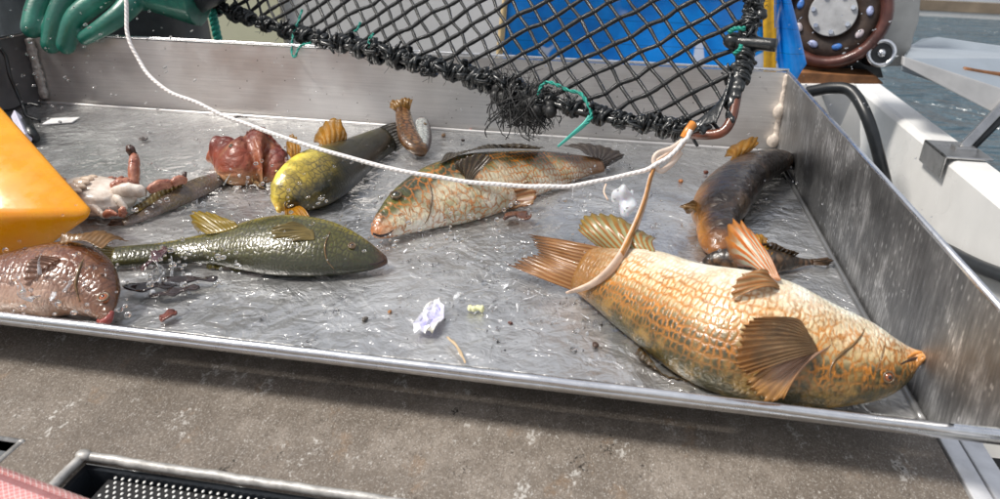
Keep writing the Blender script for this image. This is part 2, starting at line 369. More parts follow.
# dark basket hanging in the opening, with a perforated liner
MB().box(((.05 + xS) / 2, yS - .08, ZB - .03), (xS - .05, .158, .002)).build('dark_hole_backing', M_BLACK, bench, False)  # black sheet added under the small cut-out so the hole looks dark
bas = thing('mesh_basket', (xL + .1, yT - .08, ZB - .08), 'black basket with perforated liner set into the bench opening', 'basket')
t = NT('basket_inner', col=(.02, .024, .03), rough=.35); t.p(normal=t.bump(t.noise(t.obj(), 60, 5), .002, 1)); M_BASK = t.m
b = MB(); zb = ZB - .0065
b.box((xL + .0015, yT - .08, zb - .05), (.003, .16, .1)); b.box((hx2 - .0015, yT - .08, zb - .05), (.003, .16, .1))
b.box(((xL + hx2) / 2, yT - .0015, zb - .05), (.214, .003, .1)); b.box(((xL + hx2) / 2, hy2 + .0015, zb - .05), (.214, .003, .1)); b.box(((xL + hx2) / 2, yT - .08, zb - .101), (.22, .16, .002))
b.build('basket_wall', M_BASK, bas, False)
# liner: solid plate, daylight through its holes put in as pale dots, starting 18 mm in from the left wall
lx = at(119, 466, ZB - .0085)[0]; zl = ZB - .0085
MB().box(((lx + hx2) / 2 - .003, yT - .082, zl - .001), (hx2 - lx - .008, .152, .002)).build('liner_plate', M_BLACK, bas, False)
b = MB(); dx, dy = .00415, .0031; r_ = 0
for j in range(48):
    for i in range(int((hx2 - lx) / dx) - 2):
        x = lx + .004 + (i + (.5 if j % 2 else 0)) * dx; y = yT - .0045 - j * dy
        b.ell((x, y, zl + .0002), (.0008, .0011, .0005), nu=6, nv=4)
o = b.build('liner_hole_light', simple('hole_daylight', (.85, .85, .82), .3, grain=.05), bas); o['kind'] = 'stuff'  # pale dots imitate daylight coming through perforations

bx_ = thing('dark_gap_block', (XE + .07, -.1, -.9), 'black block added to darken the gap beside the right end of the bench', 'box')  # added block, stands in for the dark gap past the bench end
MB().box((XE + .072, -.13, -.5), (.12, .5, .76)).build('gap_block_body', M_BLACK, bx_, False, .004)
MB().box((XE + .072, -.13, -.118), (.128, .508, .012)).build('gap_block_rim', M_BLACK, bx_, False, .003)

# braided hose at the lower left
def hose_mat():
    t = NT('braided_pink_hose', rough=.15, coat=.6); f = t.attr('hs'); x, y, z = t.sep(f)
    a = t.math('ABSOLUTE', t.math('SINE', t.math('ADD', t.math('MULTIPLY', x, 900), t.math('MULTIPLY', y, 14))))
    c = t.math('ABSOLUTE', t.math('SINE', t.math('SUBTRACT', t.math('MULTIPLY', x, 900), t.math('MULTIPLY', y, 14))))
    m = t.math('MAXIMUM', t.rng(a, .93, .99), t.rng(c, .93, .99))
    t.p(col=t.mix(m, t.ramp(t.noise(t.obj(), 80, 3), [(.3, (.48, .13, .13)), (.7, (.62, .25, .24))]), (.80, .62, .60)), normal=t.bump(m, .0008, .7)); return t.m
pa, pb = at(-6, 494, ZB + .022), at(66, 522, ZB + .022); dh = nrm(pb - pa)
hp = [pa + dh * l for l in np.linspace(-.10, .25, 60)]; b = MB(); b.tube(hp, .0115, 24)
hs = np.array([[i * .35 / 59, 2 * PI * j / 24, 0] for i in range(60) for j in range(24)])
o = b.build('hose', hose_mat(), attrs={'hs': ('FLOAT_VECTOR', hs)}); tag(o, 'pink braided plastic hose crossing the lower left corner of the bench', 'hose')

# ------------------------------------------------------------------ behind the tray: cabin wall, blue sheet, person
cab = thing('cabin_wall', (.3, 1.05, -.9), 'pale cream and white cabin wall behind the far side of the tray', 'wall')
xs = aty(284, 20, 1.05)[0]
MB().box((xs - .29, 1.06, -.35), (.578, .03, 1.1)).build('wall_panel', simple('cream_panel', (.84, .83, .60), .5, grain=.05, gscale=8), cab, False)
MB().box((xs + .36, 1.063, -.35), (.712, .03, 1.1)).build('wall_panel', simple('white_panel', (.82, .81, .79), .5, grain=.06, gscale=8), cab, False)
MB().box((xs + .002, 1.055, -.35), (.006, .03, 1.098)).build('seam_strip', simple('seam_dark', (.35, .33, .28), .6), cab, False)

def sheet(name, A, B_, nu, nv, amp, mat, parent=None, th=.002, seed=1, attrs=False):
    """draped sheet between a top edge polyline A and a bottom edge polyline B_"""
    a = spline(A, nu); c = spline(B_, nu); r = np.random.default_rng(seed); ph = r.uniform(0, 6, 6)
    P = np.zeros((nu, nv, 3))
    for i in range(nu):
        for j in range(nv):
            u, v = i / (nu - 1), j / (nv - 1); p = a[i] * (1 - v) + c[i] * v
            p = p + np.array([0, -1, 0]) * amp * (math.sin(u * 9 + ph[0] + v * 2) * .6 + math.sin(u * 23 + ph[1] - v * 5) * .3 + math.sin(v * 7 + u * 4 + ph[2]) * .4)
            P[i, j] = p
    b = MB(); b.grid(P); o = b.build(name, mat, parent)
    m = o.modifiers.new('thick', 'SOLIDIFY'); m.thickness = th
    return o
def blue_mat():
    t = NT('blue_plastic_sheet', rough=.3, coat=.3); o = t.obj(); n = t.noise(o, 16, 5, .6)
    c = t.ramp(n, [(.35, (.0, .16, .58)), (.65, (.0, .29, .88))])
    v = t.noise(t.mapv(o, (1, 1, .7)), 22, 2, .4, .8); c = t.mix(t.rng(v, .62, .68, 0, .75), c, (.75, .77, .8))  # white patches paint reflections into the blue
    l = t.sep(o)[2]; c = t.mix(t.rng(t.math('ABSOLUTE', t.math('SUBTRACT', t.math('FRACT', t.math('MULTIPLY', l, 34)), .5)), .03, .01, 0, .5), c, (0, .06, .2))
    t.p(col=c, normal=t.bump(n, .004, .5)); return t.m
M_BLUE = blue_mat()
yb = .63
bl = thing('blue_tarpaulin', aty(640, 80, yb), 'bright blue plastic tarpaulin hanging behind the black net', 'tarpaulin')
sheet('tarp_sheet', [aty(x, -60, yb) for x in (512, 580, 660, 740, 763)], [aty(x, y, yb) for x, y in ((499, 84), (580, 90), (660, 95), (740, 100), (768, 104))], 60, 30, .006, M_BLUE, bl, seed=3)
sheet('tarp_corner', [aty(x, y, yb - .004) for x, y in ((774, -60), (775, -58), (776, -56))], [aty(x, y, yb - .004) for x, y in ((774, 104), (786, 92), (806, 64))], 24, 20, .004, M_BLUE, bl, seed=4)
sheet('yellow_band', [aty(x, -60, yb - .006) for x in (764, 769, 776)], [aty(x, 104, yb - .006) for x in (763, 769, 776)], 8, 20, .002, simple('yellow_webbing', (.72, .40, .02), .5, grain=.2, gscale=120), bl, seed=5)
sheet('yellow_band', [aty(x, -60, yb - .005) for x in (508, 510, 513)], [aty(x, 90, yb - .005) for x in (494, 497, 500)], 8, 20, .002, simple('pale_webbing', (.72, .55, .30), .5, grain=.2, gscale=120), bl, seed=6)

# a green rope hanging behind the tray's far wall
p = [aty(x, y, .56) for x, y in ((206, -40), (211, 5), (216, 30), (222, 60), (226, 90))]
b = MB(); P = spline(p, 80); T, N, B3 = frames(P)
for k in range(3):
    a = np.arange(80) * .55 + k * 2 * PI / 3; b.tube(P + .0028 * (np.cos(a)[:, None] * N + np.sin(a)[:, None] * B3), .0033, 7)
tag(b.build('hanging_rope', M_GREENTW), 'green twisted rope hanging against the cream cabin wall beside the dark clothes', 'rope')

# ------------------------------------------------------------------ person
def hand_chains(chains, palm, mb):
    for pts, r0, r1 in chains:
        P = spline(pts, 14); mb.tube(P, np.linspace(r0, r1, 14), 12); mb.ell(P[-1], r1); mb.ell(P[0], r0)
    for c, r in palm: mb.ell(c, r)
per = thing('person', (-.03, .68, -.9), 'person in dark oilskins and green rubber glove gripping the far tray wall', 'person')
bx, by = -.075, .68
b = MB()
for s in (-1, 1):
    b.tube(spline([[bx + s * .11, by + .02, -.06], [bx + s * .12, by, -.45], [bx + s * .12, by + .03, -.82]], 16), np.linspace(.098, .055, 16), 14)
    b.ell((bx + s * .12, by - .05, -.865), (.05, .13, .035))
b.tube(spline([[bx, by + .02, -.10], [bx, by + .01, .12], [bx, by - .02, .36], [bx, by - .02, .50]], 18), [.155, .16, .165, .165, .165, .165, .165, .17, .175, .18, .185, .19, .19, .185, .17, .15, .11, .07], 18, sq=.72)
b.tube([[bx, by - .03, .46], [bx, by - .05, .62]], .058, 12)
b.ell((bx, by - .07, .70), (.078, .098, .115)); b.ell((bx, by - .165, .675), (.012, .022, .018))
for s in (-1, 1): b.ell((bx + s * .078, by - .06, .695), (.012, .022, .032))
wr = aty(178, -6, .49); 
b.tube(spline([[bx + .17, by - .02, .46], [bx + .30, by + .0, .30], aty(225, -50, .56), wr], 20), np.linspace(.062, .034, 20), 14)
b.tube(spline([[bx - .17, by - .02, .46], [bx - .26, by - .02, .24], [bx - .20, by - .16, .20], [bx - .10, by - .21, .25]], 20), np.linspace(.062, .034, 20), 14)
fuse(b.build('body', M_DARKCLOTH, per), .011, 5)
b = MB(); b.ell((bx, by - .093, .695), (.066, .082, .098)); b.ell((bx, by - .178, .678), (.012, .018, .019)); fuse(b.build('face', M_SKIN, per), .005, 3)
for s in (-1, 1): MB().ell((bx + s * .027, by - .168, .70), .010).build('eye', simple('eye_dark', (.03, .02, .02), .2), per)
MB().ell((bx, by - .168, .648), (.024, .008, .006)).build('mouth', simple('lip', (.40, .14, .12), .4), per)
b = MB(); b.ell((bx, by - .055, .735), (.092, .108, .095)); b.build('hat', M_DARKCLOTH, per)
def glove_mat():
    t = NT('green_rubber_glove', rough=.42, coat=.35, coatr=.25); o = t.obj(); n = t.noise(o, 28, 4, .6); g = t.noise(o, 420, 3)
    c = t.ramp(n, [(.3, (.004, .085, .062)), (.55, (.010, .15, .105)), (.75, (.035, .23, .165))])
    t.p(col=c, normal=t.bump(t.math('ADD', t.math('MULTIPLY', g, .35), n), .0012, .7)); return t.m
M_GLOVE = glove_mat()
yf = D - .014
def gp(x, y, yy): return aty(x, y, yy)
b = MB()
hand_chains([
    ([gp(66, -34, D + .035), gp(47, -10, D + .018), gp(37, 10, D + .0), gp(32, 28, yf)], .0155, .0125),
    ([gp(92, -30, D + .03), gp(70, -6, D + .012), gp(57, 18, D - .004), gp(51, 44, yf)], .0150, .0118),
    ([gp(118, -18, D + .022), gp(96, 1, D + .006), gp(75, 19, D - .01), gp(66, 45, yf - .004)], .0145, .0112),
    ([gp(135, -2, D + .018), gp(122, 13, D - .002), gp(103, 27, D - .014), gp(85, 38, yf - .002)], .0145, .0085)],
    [(gp(125, -24, D + .04), (.042, .030, .026)), (gp(140, -8, D + .03), (.026, .022, .022)), (gp(160, -10, D + .035), (.030, .026, .024))], b)
b.tube([gp(120, -20, D + .04), gp(160, -10, D + .036), gp(200, -4, D + .04)], [.026, .028, .036], 16)
fuse(b.build('glove', M_GLOVE, per), .0019, 4)
hc = V3((bx - .10, by - .21, .25)); b = MB()
hand_chains([([hc + (0, 0, 0), hc + (.03 + .004 * k, -.05, .03 - .02 * k), hc + (.05, -.07, .01 - .022 * k), hc + (.04, -.045, -.01 - .02 * k)], .0145, .011) for k in range(4)] +
            [([hc, hc + (.0, -.04, .05), hc + (.03, -.06, .06)], .015, .011)], [(hc + (.015, -.02, 0), (.03, .03, .04))], b)
fuse(b.build('glove', M_GLOVE, per), .003, 3)

# ------------------------------------------------------------------ right: gunwale, bracket, arm, hauler
ZG = -.05
gx = at(930, 143, ZG)[0]; go = at(945, 129, ZG)[0]
gun = thing('gunwale', (gx, .6, -.9), 'white fibreglass boat side with a black rubbing hose along it', 'boat side')
prof = [(gx + .002, -.62), (gx, -.2), (gx - .001, ZG - .008), (gx + .003, ZG - .002), (gx + .008, ZG), (go - .006, ZG), (go, ZG - .004), (go + .004, ZG - .02), (go + .03, -1.2), (gx + .01, -1.2)]
ys = [1.10, .9, .6, .3, 0, -.5]
b = MB(); n = len(prof); v = [[x, y, z] for y in ys for x, z in prof]
f = [(i * n + j, i * n + (j + 1) % n, (i + 1) * n + (j + 1) % n, (i + 1) * n + j) for i in range(len(ys) - 1) for j in range(n)] + [tuple(range(n)), tuple((len(ys) - 1) * n + j for j in range(n))]
b.add(v, f); b.build('hull_side', M_WHITE, gun, False, .003)
zh = atx(1000, 268, gx)[2]
b = MB(); b.tube(spline([atx(1080, 305, gx - .009), atx(1010, 279, gx - .009), atx(975, 265, gx - .009), atx(948, 251, gx - .009), atx(920, 236, gx - .009), atx(870, 205, gx - .009)], 60), .0085, 12); b.build('rubbing_hose', M_HOSE, gun)
xh = gx - .012
b = MB(); b.tube(spline([aty(808, 92, .80), aty(832, 88, .78), aty(852, 92, .76), aty(868, 120, .72), aty(881, 165, .70), aty(888, 200, .70), aty(890, 260, .70)], 50), .0085, 12)
tag(b.build('black_cable', M_HOSE), 'black cable looping over the rusty ledge and down inside the white boat side', 'cable')

brk = thing('arm_bracket', at(940, 150, ZG), 'bent metal bracket clipped over the white boat side holding a strut', 'bracket')
ybk0, ybk1 = at(928, 147, ZG + .002)[1], at(957, 165, ZG + .002)[1]
yk = (at(925, 140, ZG)[1] + at(958, 166, ZG)[1]) / 2; 
p0 = at(927, 141, ZG + .003); p1 = at(948, 158, ZG + .003)
y0, y1 = p0[1], p1[1]
b = MB(); b.box(((gx + go) / 2 - .004, (y0 + y1) / 2, ZG + .0035), (go - gx + .01, abs(y0 - y1), .003)); b.box((gx - .0075, (y0 + y1) / 2, ZG - .010), (.003, abs(y0 - y1), .030)); b.build('clip_plate', M_BRACKET, brk, False, .001)
c0 = V3(((gx + go) / 2, (y0 + y1) / 2, ZG + .005)); c1 = atd(1012, 96, dep(c0) + .02)
b = MB(); b.tube([c0, c1], .011, 4, sq=.7); b.build('strut', M_BRACKET, brk, False, .002)
b = MB(); b.tube([c0 + (.016, .01, 0), c1 + (.02, .01, 0)], .006, 8); b.build('strut_brace', M_HOSE, brk)
MB().box(c0 + (.002, -.002, .002), (.026, .018, .006)).build('pivot', M_BRACKET, brk, False, .001)

da = .98
arm = thing('chute_arm', atd(950, 75, da), 'pale grey chute arm with rounded end reaching in over the water', 'chute')
FL = [(905, 53), (911, 45), (922, 38), (938, 36), (1010, 47), (1080, 58)]
NR = [(904, 60), (1005, 108), (1080, 142)]
ax = ray(950, 70) ; 
top = [atd(x, y, da + (.16 if y < 50 else .10)) for x, y in FL[::-1]] + [atd(904, 58, da), atd(1005, 92, da - .02), atd(1080, 128, da - .03)]
dn = np.array([0, 0, -.03])
b = MB(); b.prism(top, dn * .6); b.build('chute_pan', simple('chute_blue_grey', (.27, .31, .35), .35, .1, grain=.08, gscale=20), arm, False, .002)
fr = [atd(904, 57, da - .003), atd(1005, 90, da - .023), atd(1080, 126, da - .033)]
lo = [atd(903, 66, da - .004), atd(1005, 119, da - .024), atd(1080, 152, da - .034)]
b = MB(); P = np.array(fr + lo); q = np.array([-.15, .98, .1]) * .008
b.add(np.vstack([P, P + q]), [(0, 1, 4, 3), (1, 2, 5, 4), (6, 9, 10, 7), (7, 10, 11, 8), (0, 6, 7, 1), (1, 7, 8, 2), (3, 4, 10, 9), (4, 5, 11, 10), (0, 3, 9, 6), (2, 8, 11, 5)]); b.build('chute_lip', simple('chute_lip_grey', (.36, .36, .36), .4, .2, grain=.1, gscale=40), arm, False, .0015)
b = MB(); b.tube(spline([atd(962, 73, da + .012), atd(985, 77, da + .015), atd(1030, 82, da + .02)], 12) + np.array([0, 0, .004]), .005, 8, sq=.6); b.build('rust_streak', M_RUSTY, arm)

# winch hauler
yh = .86
hc = aty(833, 13, yh); pxm = dep(hc) / FP
hl_ = thing('rope_hauler', hc + (0, .03, -.1), 'brown rimmed rope hauler wheel with grey bolted hub on a grey plate', 'hauler')
axh = nrm(CC - hc + np.array([-.1, 0, .15])); ux = nrm(np.cross([0, 0, 1], axh)); uy = np.cross(axh, ux)
def ringprof(prof, n=48):
    b = MB(); m = len(prof); v = []
    for i in range(n):
        a = 2 * PI * i / n
        for r, h in prof: v.append(hc + (ux * math.cos(a) + uy * math.sin(a)) * r * pxm + axh * h * pxm)
    f = [(i * m + j, i * m + (j + 1) % m, ((i + 1) % n) * m + (j + 1) % m, ((i + 1) % n) * m + j) for i in range(n) for j in range(m)]
    b.add(v, f); return b
M_SHEAVE = simple('rust_brown_rim', (.085, .028, .020), .38, .2, coat=.3, grain=.5, gscale=50, bump=.002)
M_SHEAVE2 = simple('dark_sheave_face', (.045, .028, .020), .5, .2, grain=.5, gscale=50, bump=.002)
ringprof([(53, -9), (54, -2), (52, 3), (48, 5), (44, 3), (42, -2), (42, -9)]).build('rim', M_SHEAVE, hl_)
ringprof([(42.2, -8), (42.2, -3), (34, -5), (22, -2), (22, -9)]).build('sheave_face', M_SHEAVE2, hl_)
b = MB(); b.cyl(hc - axh * 8 * pxm, hc + axh * 1.5 * pxm, 22.5 * pxm, 40); b.build('hub', simple('hub_grey', (.40, .40, .40), .5, .3, grain=.2, gscale=60, bump=.001), hl_, False, .001)
for k in range(7):
    a = k * 2 * PI / 7 + .35; c = hc + (ux * math.cos(a) + uy * math.sin(a)) * 18.5 * pxm + axh * 1.5 * pxm
    MB().cyl(c, c + axh * 3 * pxm, 2.4 * pxm, 6).build('bolt', M_EDGE, hl_, False)
for k in range(9):
    a = k * 2 * PI / 9 + .15; e = (ux * math.cos(a) + uy * math.sin(a)); g = -ux * math.sin(a) + uy * math.cos(a); c = hc + e * 33 * pxm - axh * 3.2 * pxm
    MB().ell(c, (5 * pxm, 3.4 * pxm, 1.6 * pxm), [g, e, axh], 12, 6).build('blade', simple('blade_sky_tint', [(.32, .36, .55), (.05, .16, .45), (.45, .40, .42)][k % 3], .35, grain=.5, gscale=200), hl_)  # blue and grey tints stand in for sky seen through the wheel
pl = [aty(x, y, yh + .035) for x, y in ((790, -60), (930, -60), (921, -2), (919, 22), (915, 33), (907, 66), (800, 70))]
MB().prism(pl, (0, .02, 0)).build('back_plate', simple('hauler_plate', (.36, .36, .35), .5, .3, grain=.15, gscale=30), hl_, False, .002)
MB().prism([aty(x, y, yh + .028) for x, y in ((800, 60), (878, 58), (884, 78), (800, 80))], (0, .03, 0)).build('base_block', M_BLACKGLOSS, hl_, False, .002)
kc = aty(881, 53, yh - .03); ka = nrm(CC - kc + np.array([.25, 0, 0]))
b = MB(); b.cyl(kc - ka * .06, kc + ka * .002, 13.5 * pxm, 24); b.build('knob', M_HOSE, hl_, False, .002)
uk = nrm(np.cross([0, 0, 1], ka)); vk = np.cross(ka, uk); ang = np.linspace(0, 2 * PI, 33)
b = MB(); b.tube(kc + ka * .003 + (np.cos(ang)[:, None] * uk + np.sin(ang)[:, None] * vk) * 11.5 * pxm, 2.2 * pxm, 8, cap=False); b.build('knob_ring', M_EDGE, hl_)
MB().ell(kc + ka * .003, 4.2 * pxm).build('knob_nut', M_EDGE, hl_)
led = thing('rusty_ledge', aty(840, 82, .8), 'rust stained ledge under the rope hauler beside the white boat side', 'ledge')
MB().prism([aty(x, y, .83) for x, y in ((796, 72), (876, 76), (884, 84), (800, 84))], (0, .05, 0)).build('ledge_plate', M_RUSTY, led, False, .001)
MB().prism([aty(x, y, .822) for x, y in ((796, 84.5), (856, 84.5), (860, 92), (862, 300), (795, 300))], (0, .06, 0)).build('ledge_side', M_WHITE, led, False, .001)
MB().prism([aty(x, y, .80) for x, y in ((822, 95), (856, 90), (842, 124), (836, 130))], (0, .012, 0)).build('ledge_gusset', M_GREYPLATE, led, False, .001)

# ------------------------------------------------------------------ keepnet: frame, bindings, netting
NP = [atd(340, 40, .80), atd(730, 40, .585), atd(730, 135, .565)]
npn = nrm(np.cross(NP[1] - NP[0], NP[2] - NP[0]))
def onnet(px, py): r = ray(px, py); return CC + r * (((NP[0] - CC) @ npn) / (r @ npn))
if npn @ (CC - NP[0]) < 0: npn = -npn
net = thing('keepnet', onnet(560, 100), 'black diamond mesh net on a rope bound frame above the tray', 'net')
bot_px = [(150, -22), (200, 2), (250, 20), (300, 36), (350, 47), (400, 60), (450, 73), (505, 88), (550, 103), (600, 117), (640, 125), (685, 132)]
bot = spline([onnet(*p) for p in bot_px], 120)
b = MB(); b.tube(bot, .0036, 10); b.build('frame_bar', M_BLACKGLOSS, net)
corner = [onnet(*p) for p in ((683, 133), (705, 135), (722, 132), (731, 120), (736, 98), (738, 84))]
b = MB(); b.tube(spline(corner, 30), .0041, 10); b.build('rusty_corner', M_RUSTROD, net)
side = spline([onnet(*p) for p in ((737, 90), (744, 55), (752, 20), (760, -20), (768, -60))], 60)
b = MB(); b.tube(side, .0052 + .0008 * np.sin(np.arange(60) * .9), 10); b.build('frame_side', M_BLACKGLOSS, net)
tp = spline([onnet(*p) for p in ((768, -60), (560, -110), (300, -120), (150, -80), (150, -22))], 60)
b = MB(); b.tube(tp, .0045, 10); b.build('frame_bar', M_BLACKGLOSS, net)
# bound rope coils, three kinds, copied along the bar
def coil(kind):
    r = np.random.default_rng(50 + kind); b = MB()
    for st in range(7):
        tn_ = 1.0 + .35 * r.random(); a = np.linspace(0, tn_ * 2 * PI, 46); ph = .9 * kind + r.normal(0, .5); rr = .0058 + .0016 * np.sin(a * .9 + ph) + r.normal(0, .0006)
        z = (a / (tn_ * 2 * PI) - .5) * .011 + (st - 3) * .0012 + r.normal(0, .0008)
        P = np.stack([rr * np.cos(a + ph), rr * np.sin(a + ph), z + .0005 * np.sin(a * 3 + st)], 1) + sm_(r.normal(0, .0007, (46, 3))); b.tube(P, r.uniform(.0013, .0022), 6)
    for k in range(5):
        c = np.array([.0065, 0, 0]) + r.normal(0, .0022, 3); b.tube(spline([c, c + r.normal(0, .003, 3), c + r.normal(0, .004, 3), c + r.normal(0, .004, 3)], 10), r.uniform(.0009, .0016), 6)
    for k in range(4):
        a = r.uniform(0, 6.28); c = np.array([.007 * math.cos(a), .007 * math.sin(a), r.normal(0, .003)]); b.tube([c * .8, c * 1.2 + r.normal(0, .001, 3), c * 1.45 + r.normal(0, .002, 3)], .00022, 4)
    return b
def sm_(x):
    for _ in range(3): x[1:-1] = .25 * x[:-2] + .5 * x[1:-1] + .25 * x[2:]
    return x
COILS = []
for k in range(3):
    o = coil(k).build('rope_binding', M_BLACKGLOSS, net, fixn=False); o.data.transform(Matrix.Translation(Vector(parent_loc(net)))); COILS.append(o)
used_c = []
def next_coil():
    k = len(used_c) % 3; used_c.append(k); o = COILS[k]
    if len(used_c) > 3: o = o.copy(); COL.objects.link(o); o.parent = net
    return o
seg = np.concatenate([[0], np.cumsum(np.linalg.norm(np.diff(bot, axis=0), axis=1))])
tb, nb, bb = frames(bot); pxb = proj(bot)
xs_ = [195, 213, 231, 249] + list(np.linspace(267, 505, 14)) + [524, 545, 570, 600, 622, 645, 662, 680]; 
for x in xs_:
    i = int(np.argmin(abs(pxb[:, 0] - x))); o = next_coil()
    tt = tb[i]; sag = nrm(npn + .4 * np.array([0, 0, 1])); u = nrm(np.cross(sag, tt)); w = np.cross(tt, u)
    s_ = random.uniform(.88, 1.15) * (1.3 if x < 520 else 1.0); an = random.uniform(-.5, .5)
    u2 = u * math.cos(an) + w * math.sin(an); w2 = np.cross(tt, u2)
    m = Matrix(((w2[0] * s_, u2[0] * s_, tt[0] * s_, 0), (w2[1] * s_, u2[1] * s_, tt[1] * s_, 0), (w2[2] * s_, u2[2] * s_, tt[2] * s_, 0), (0, 0, 0, 1)))
    m.translation = Vector(bot[i]) - parent_loc(net); o.matrix_local = m
ts, ns, bs = frames(side)
for y in (70, 55, 45, 30, 22, 8, -6):
    i = int(np.argmin(abs(proj(side)[:, 1] - y))); o = next_coil(); tt = ts[i]; an = random.uniform(0, 6)
    u2 = ns[i] * math.cos(an) + bs[i] * math.sin(an); w2 = np.cross(tt, u2); s_ = random.uniform(.8, 1.05)
    m = Matrix(((w2[0] * s_, u2[0] * s_, tt[0] * s_, 0), (w2[1] * s_, u2[1] * s_, tt[1] * s_, 0), (w2[2] * s_, u2[2] * s_, tt[2] * s_, 0), (0, 0, 0, 1)))
    m.translation = Vector(side[i]) - parent_loc(net); o.matrix_local = m
b = MB(); c = onnet(738, 46); b.tube(spline([c, onnet(755, 47), onnet(777, 49)], 10) + npn * .006, .0052, 8); b.ell(onnet(735, 44) + npn * .005, (.009, .007, .007)); b.build('strap_toggle', M_BLACKGLOSS, net)
# netting: every twine of the mesh is its own part
O0 = onnet(560, 52); va = onnet(574.6, 44) - O0; vb = onnet(569.4, 67.5) - O0
xr = lambda y: np.interp(y, [-60, -20, 20, 55, 90, 110, 135], [766, 758, 750, 742, 736, 733, 722])
yb_ = lambda x: np.interp(x, [p[0] for p in bot_px] + [740], [p[1] for p in bot_px] + [134])
jit = {}
def knot(i, j):
    if (i, j) not in jit: jit[(i, j)] = (rng.normal(0, .0008, 3), .0018 * math.sin(i * .7 + j * .9))
    n_, s_ = jit[(i, j)]
    return O0 + i * va + j * vb + n_ + npn * (s_ - .0000)
def inside(P):
    x, y = proj(P); return y > -75 and x > 140 and x < xr(y) - 1 and y < yb_(x) - 1
def run(getp, rngk, tw):
    cur = []
    lines = []
    for k in rngk:
        p = getp(k)
        if dep(p) > .2 and inside(p): cur.append(p)
        else:
            if cur:
                cur.append(p); lines.append(cur)
            cur = []
            cur_prev = p
    if cur: lines.append(cur)
    return lines
def clip(p, q):      # point on segment p->q at the frame
    lo, hi = 0., 1.
    for _ in range(14):
        m = (lo + hi) / 2
        if inside(p + (q - p) * m): lo = m
        else: hi = m
    return p + (q - p) * lo
def twine(pts, r):
    if len(pts) < 2: return
    n = (len(pts) - 1) * 4 + 1; P = spline(pts, n); b = MB(); b.tube(P, r * (1 + .12 * rng.normal(0, 1, n).clip(-1, 1)), 6)
    b.build('twine', M_TWINE, net, fixn=False)
kn = MB(); R_ = range(-45, 40)
def fam(fn, r):
    for a in R_:
        seq = [fn(a, k) for k in R_]; flag = [dep(p) > .2 and inside(p) for p in seq]; cur = []
        for k in range(len(seq)):
            if flag[k]:
                if not cur and k > 0: cur.append(clip(seq[k], seq[k - 1]))
                cur.append(seq[k])
            elif cur:
                cur.append(clip(seq[k - 1], seq[k])); twine(cur, r); cur = []
fam(lambda a, k: knot(k, a), .0021); fam(lambda a, k: knot(a, k) - npn * .0009, .0017)
for i in R_:
    for j in R_:
        p = knot(i, j)
        if dep(p) > .2 and inside(p): kn.ell(p, (.0031, .0028, .0028), nu=8, nv=5)
o = kn.build('knots', M_TWINE, net, fixn=False); o['kind'] = 'stuff'
# frayed tuft hanging from the bar
b = MB(); tc = onnet(520, 92)
for k in range(260):
    x0 = random.uniform(488, 556); p0 = onnet(x0, yb_(x0) - random.uniform(-3, 14)) + npn * random.uniform(-.004, .009)
    e = atd(random.gauss(527, 13), random.gauss(121, 6), dep(tc) - random.uniform(-.01, .02))
    if random.random() < .35: e = atd(random.uniform(486, 548), random.uniform(96, 128), dep(tc) - random.uniform(-.01, .02))
    if random.random() < .1: e = atd(random.uniform(484, 545), random.uniform(125, 142), dep(tc) - random.uniform(-.01, .02))
    mid = (p0 + e) / 2 + rng.normal(0, .005, 3)
    b.tube(spline([p0, p0 * .6 + mid * .4 + rng.normal(0, .003, 3), mid, e * .7 + mid * .3 + rng.normal(0, .003, 3), e], 10), random.choice([.0002, .0003, .00045, .0007]), 4)
for k in range(90):   # short whiskers on top of the bindings
    x0 = random.uniform(495, 570); p0 = onnet(x0, yb_(x0) - 6); b.tube(spline([p0, p0 + rng.normal(0, .006, 3) + npn * .003, p0 + rng.normal(0, .012, 3) + np.array([0, 0, .004])], 6), .00025, 4)
for k in range(14):
    x0 = random.uniform(495, 552); b.ell(onnet(x0, yb_(x0) - random.uniform(-14, 6)) + npn * .002, (.006, .005, .006), nu=8, nv=6)
o = b.build('frayed_tuft', M_FRAY, net, fixn=False); o['kind'] = 'stuff'
b = MB()
for k in range(34):
    x0 = random.uniform(652, 712); b.ell(onnet(x0, yb_(x0) - random.uniform(-2, 9)) + npn * .002, rng.uniform(.002, .0048, 3), nu=8, nv=6)
for k in range(12): 
    x0 = random.uniform(655, 700); c = onnet(x0, yb_(x0) - 4); b.tube(spline([c, c + rng.normal(0, .004, 3), c + rng.normal(0, .005, 3)], 8) + npn * .003, .0018, 6)
for k in range(26):
    y0 = random.uniform(72, 122); b.ell(onnet(xr(y0) - random.uniform(-5, 5), y0) + npn * .002, rng.uniform(.002, .0048, 3), nu=8, nv=6)
for k in range(6): b.tube(spline([onnet(692 + 5 * k, 128), onnet(712 + 3 * k, 112 - 2 * k), onnet(733, 96 - 4 * k)], 12) + npn * (.003 + .001 * k), .0013, 6)
for k in range(24):
    y0 = random.uniform(-10, 76); b.ell(onnet(xr(y0) + random.uniform(-5, 12), y0) + npn * .002, rng.uniform(.0025, .0055, 3), nu=8, nv=6)
fuse(b.build('rope_lump', M_BLACKGLOSS, net), .0012, 2)
def twist(name, pts, r, mat, parent=None, n=60, pitch=.7, label=None, cat=None):
    P = spline(pts, n); T, N, B3 = frames(P); b = MB()
    for k in range(2):
        a = np.arange(n) * pitch + k * PI; b.tube(P + r * .55 * (np.cos(a)[:, None] * N + np.sin(a)[:, None] * B3), r * .62, 6)
    o = b.build(name, mat, parent)
    if label: tag(o, label, cat)
    return o
dz_ = .012
def tn(x, y, o=.010): return onnet(x, y) + npn * o
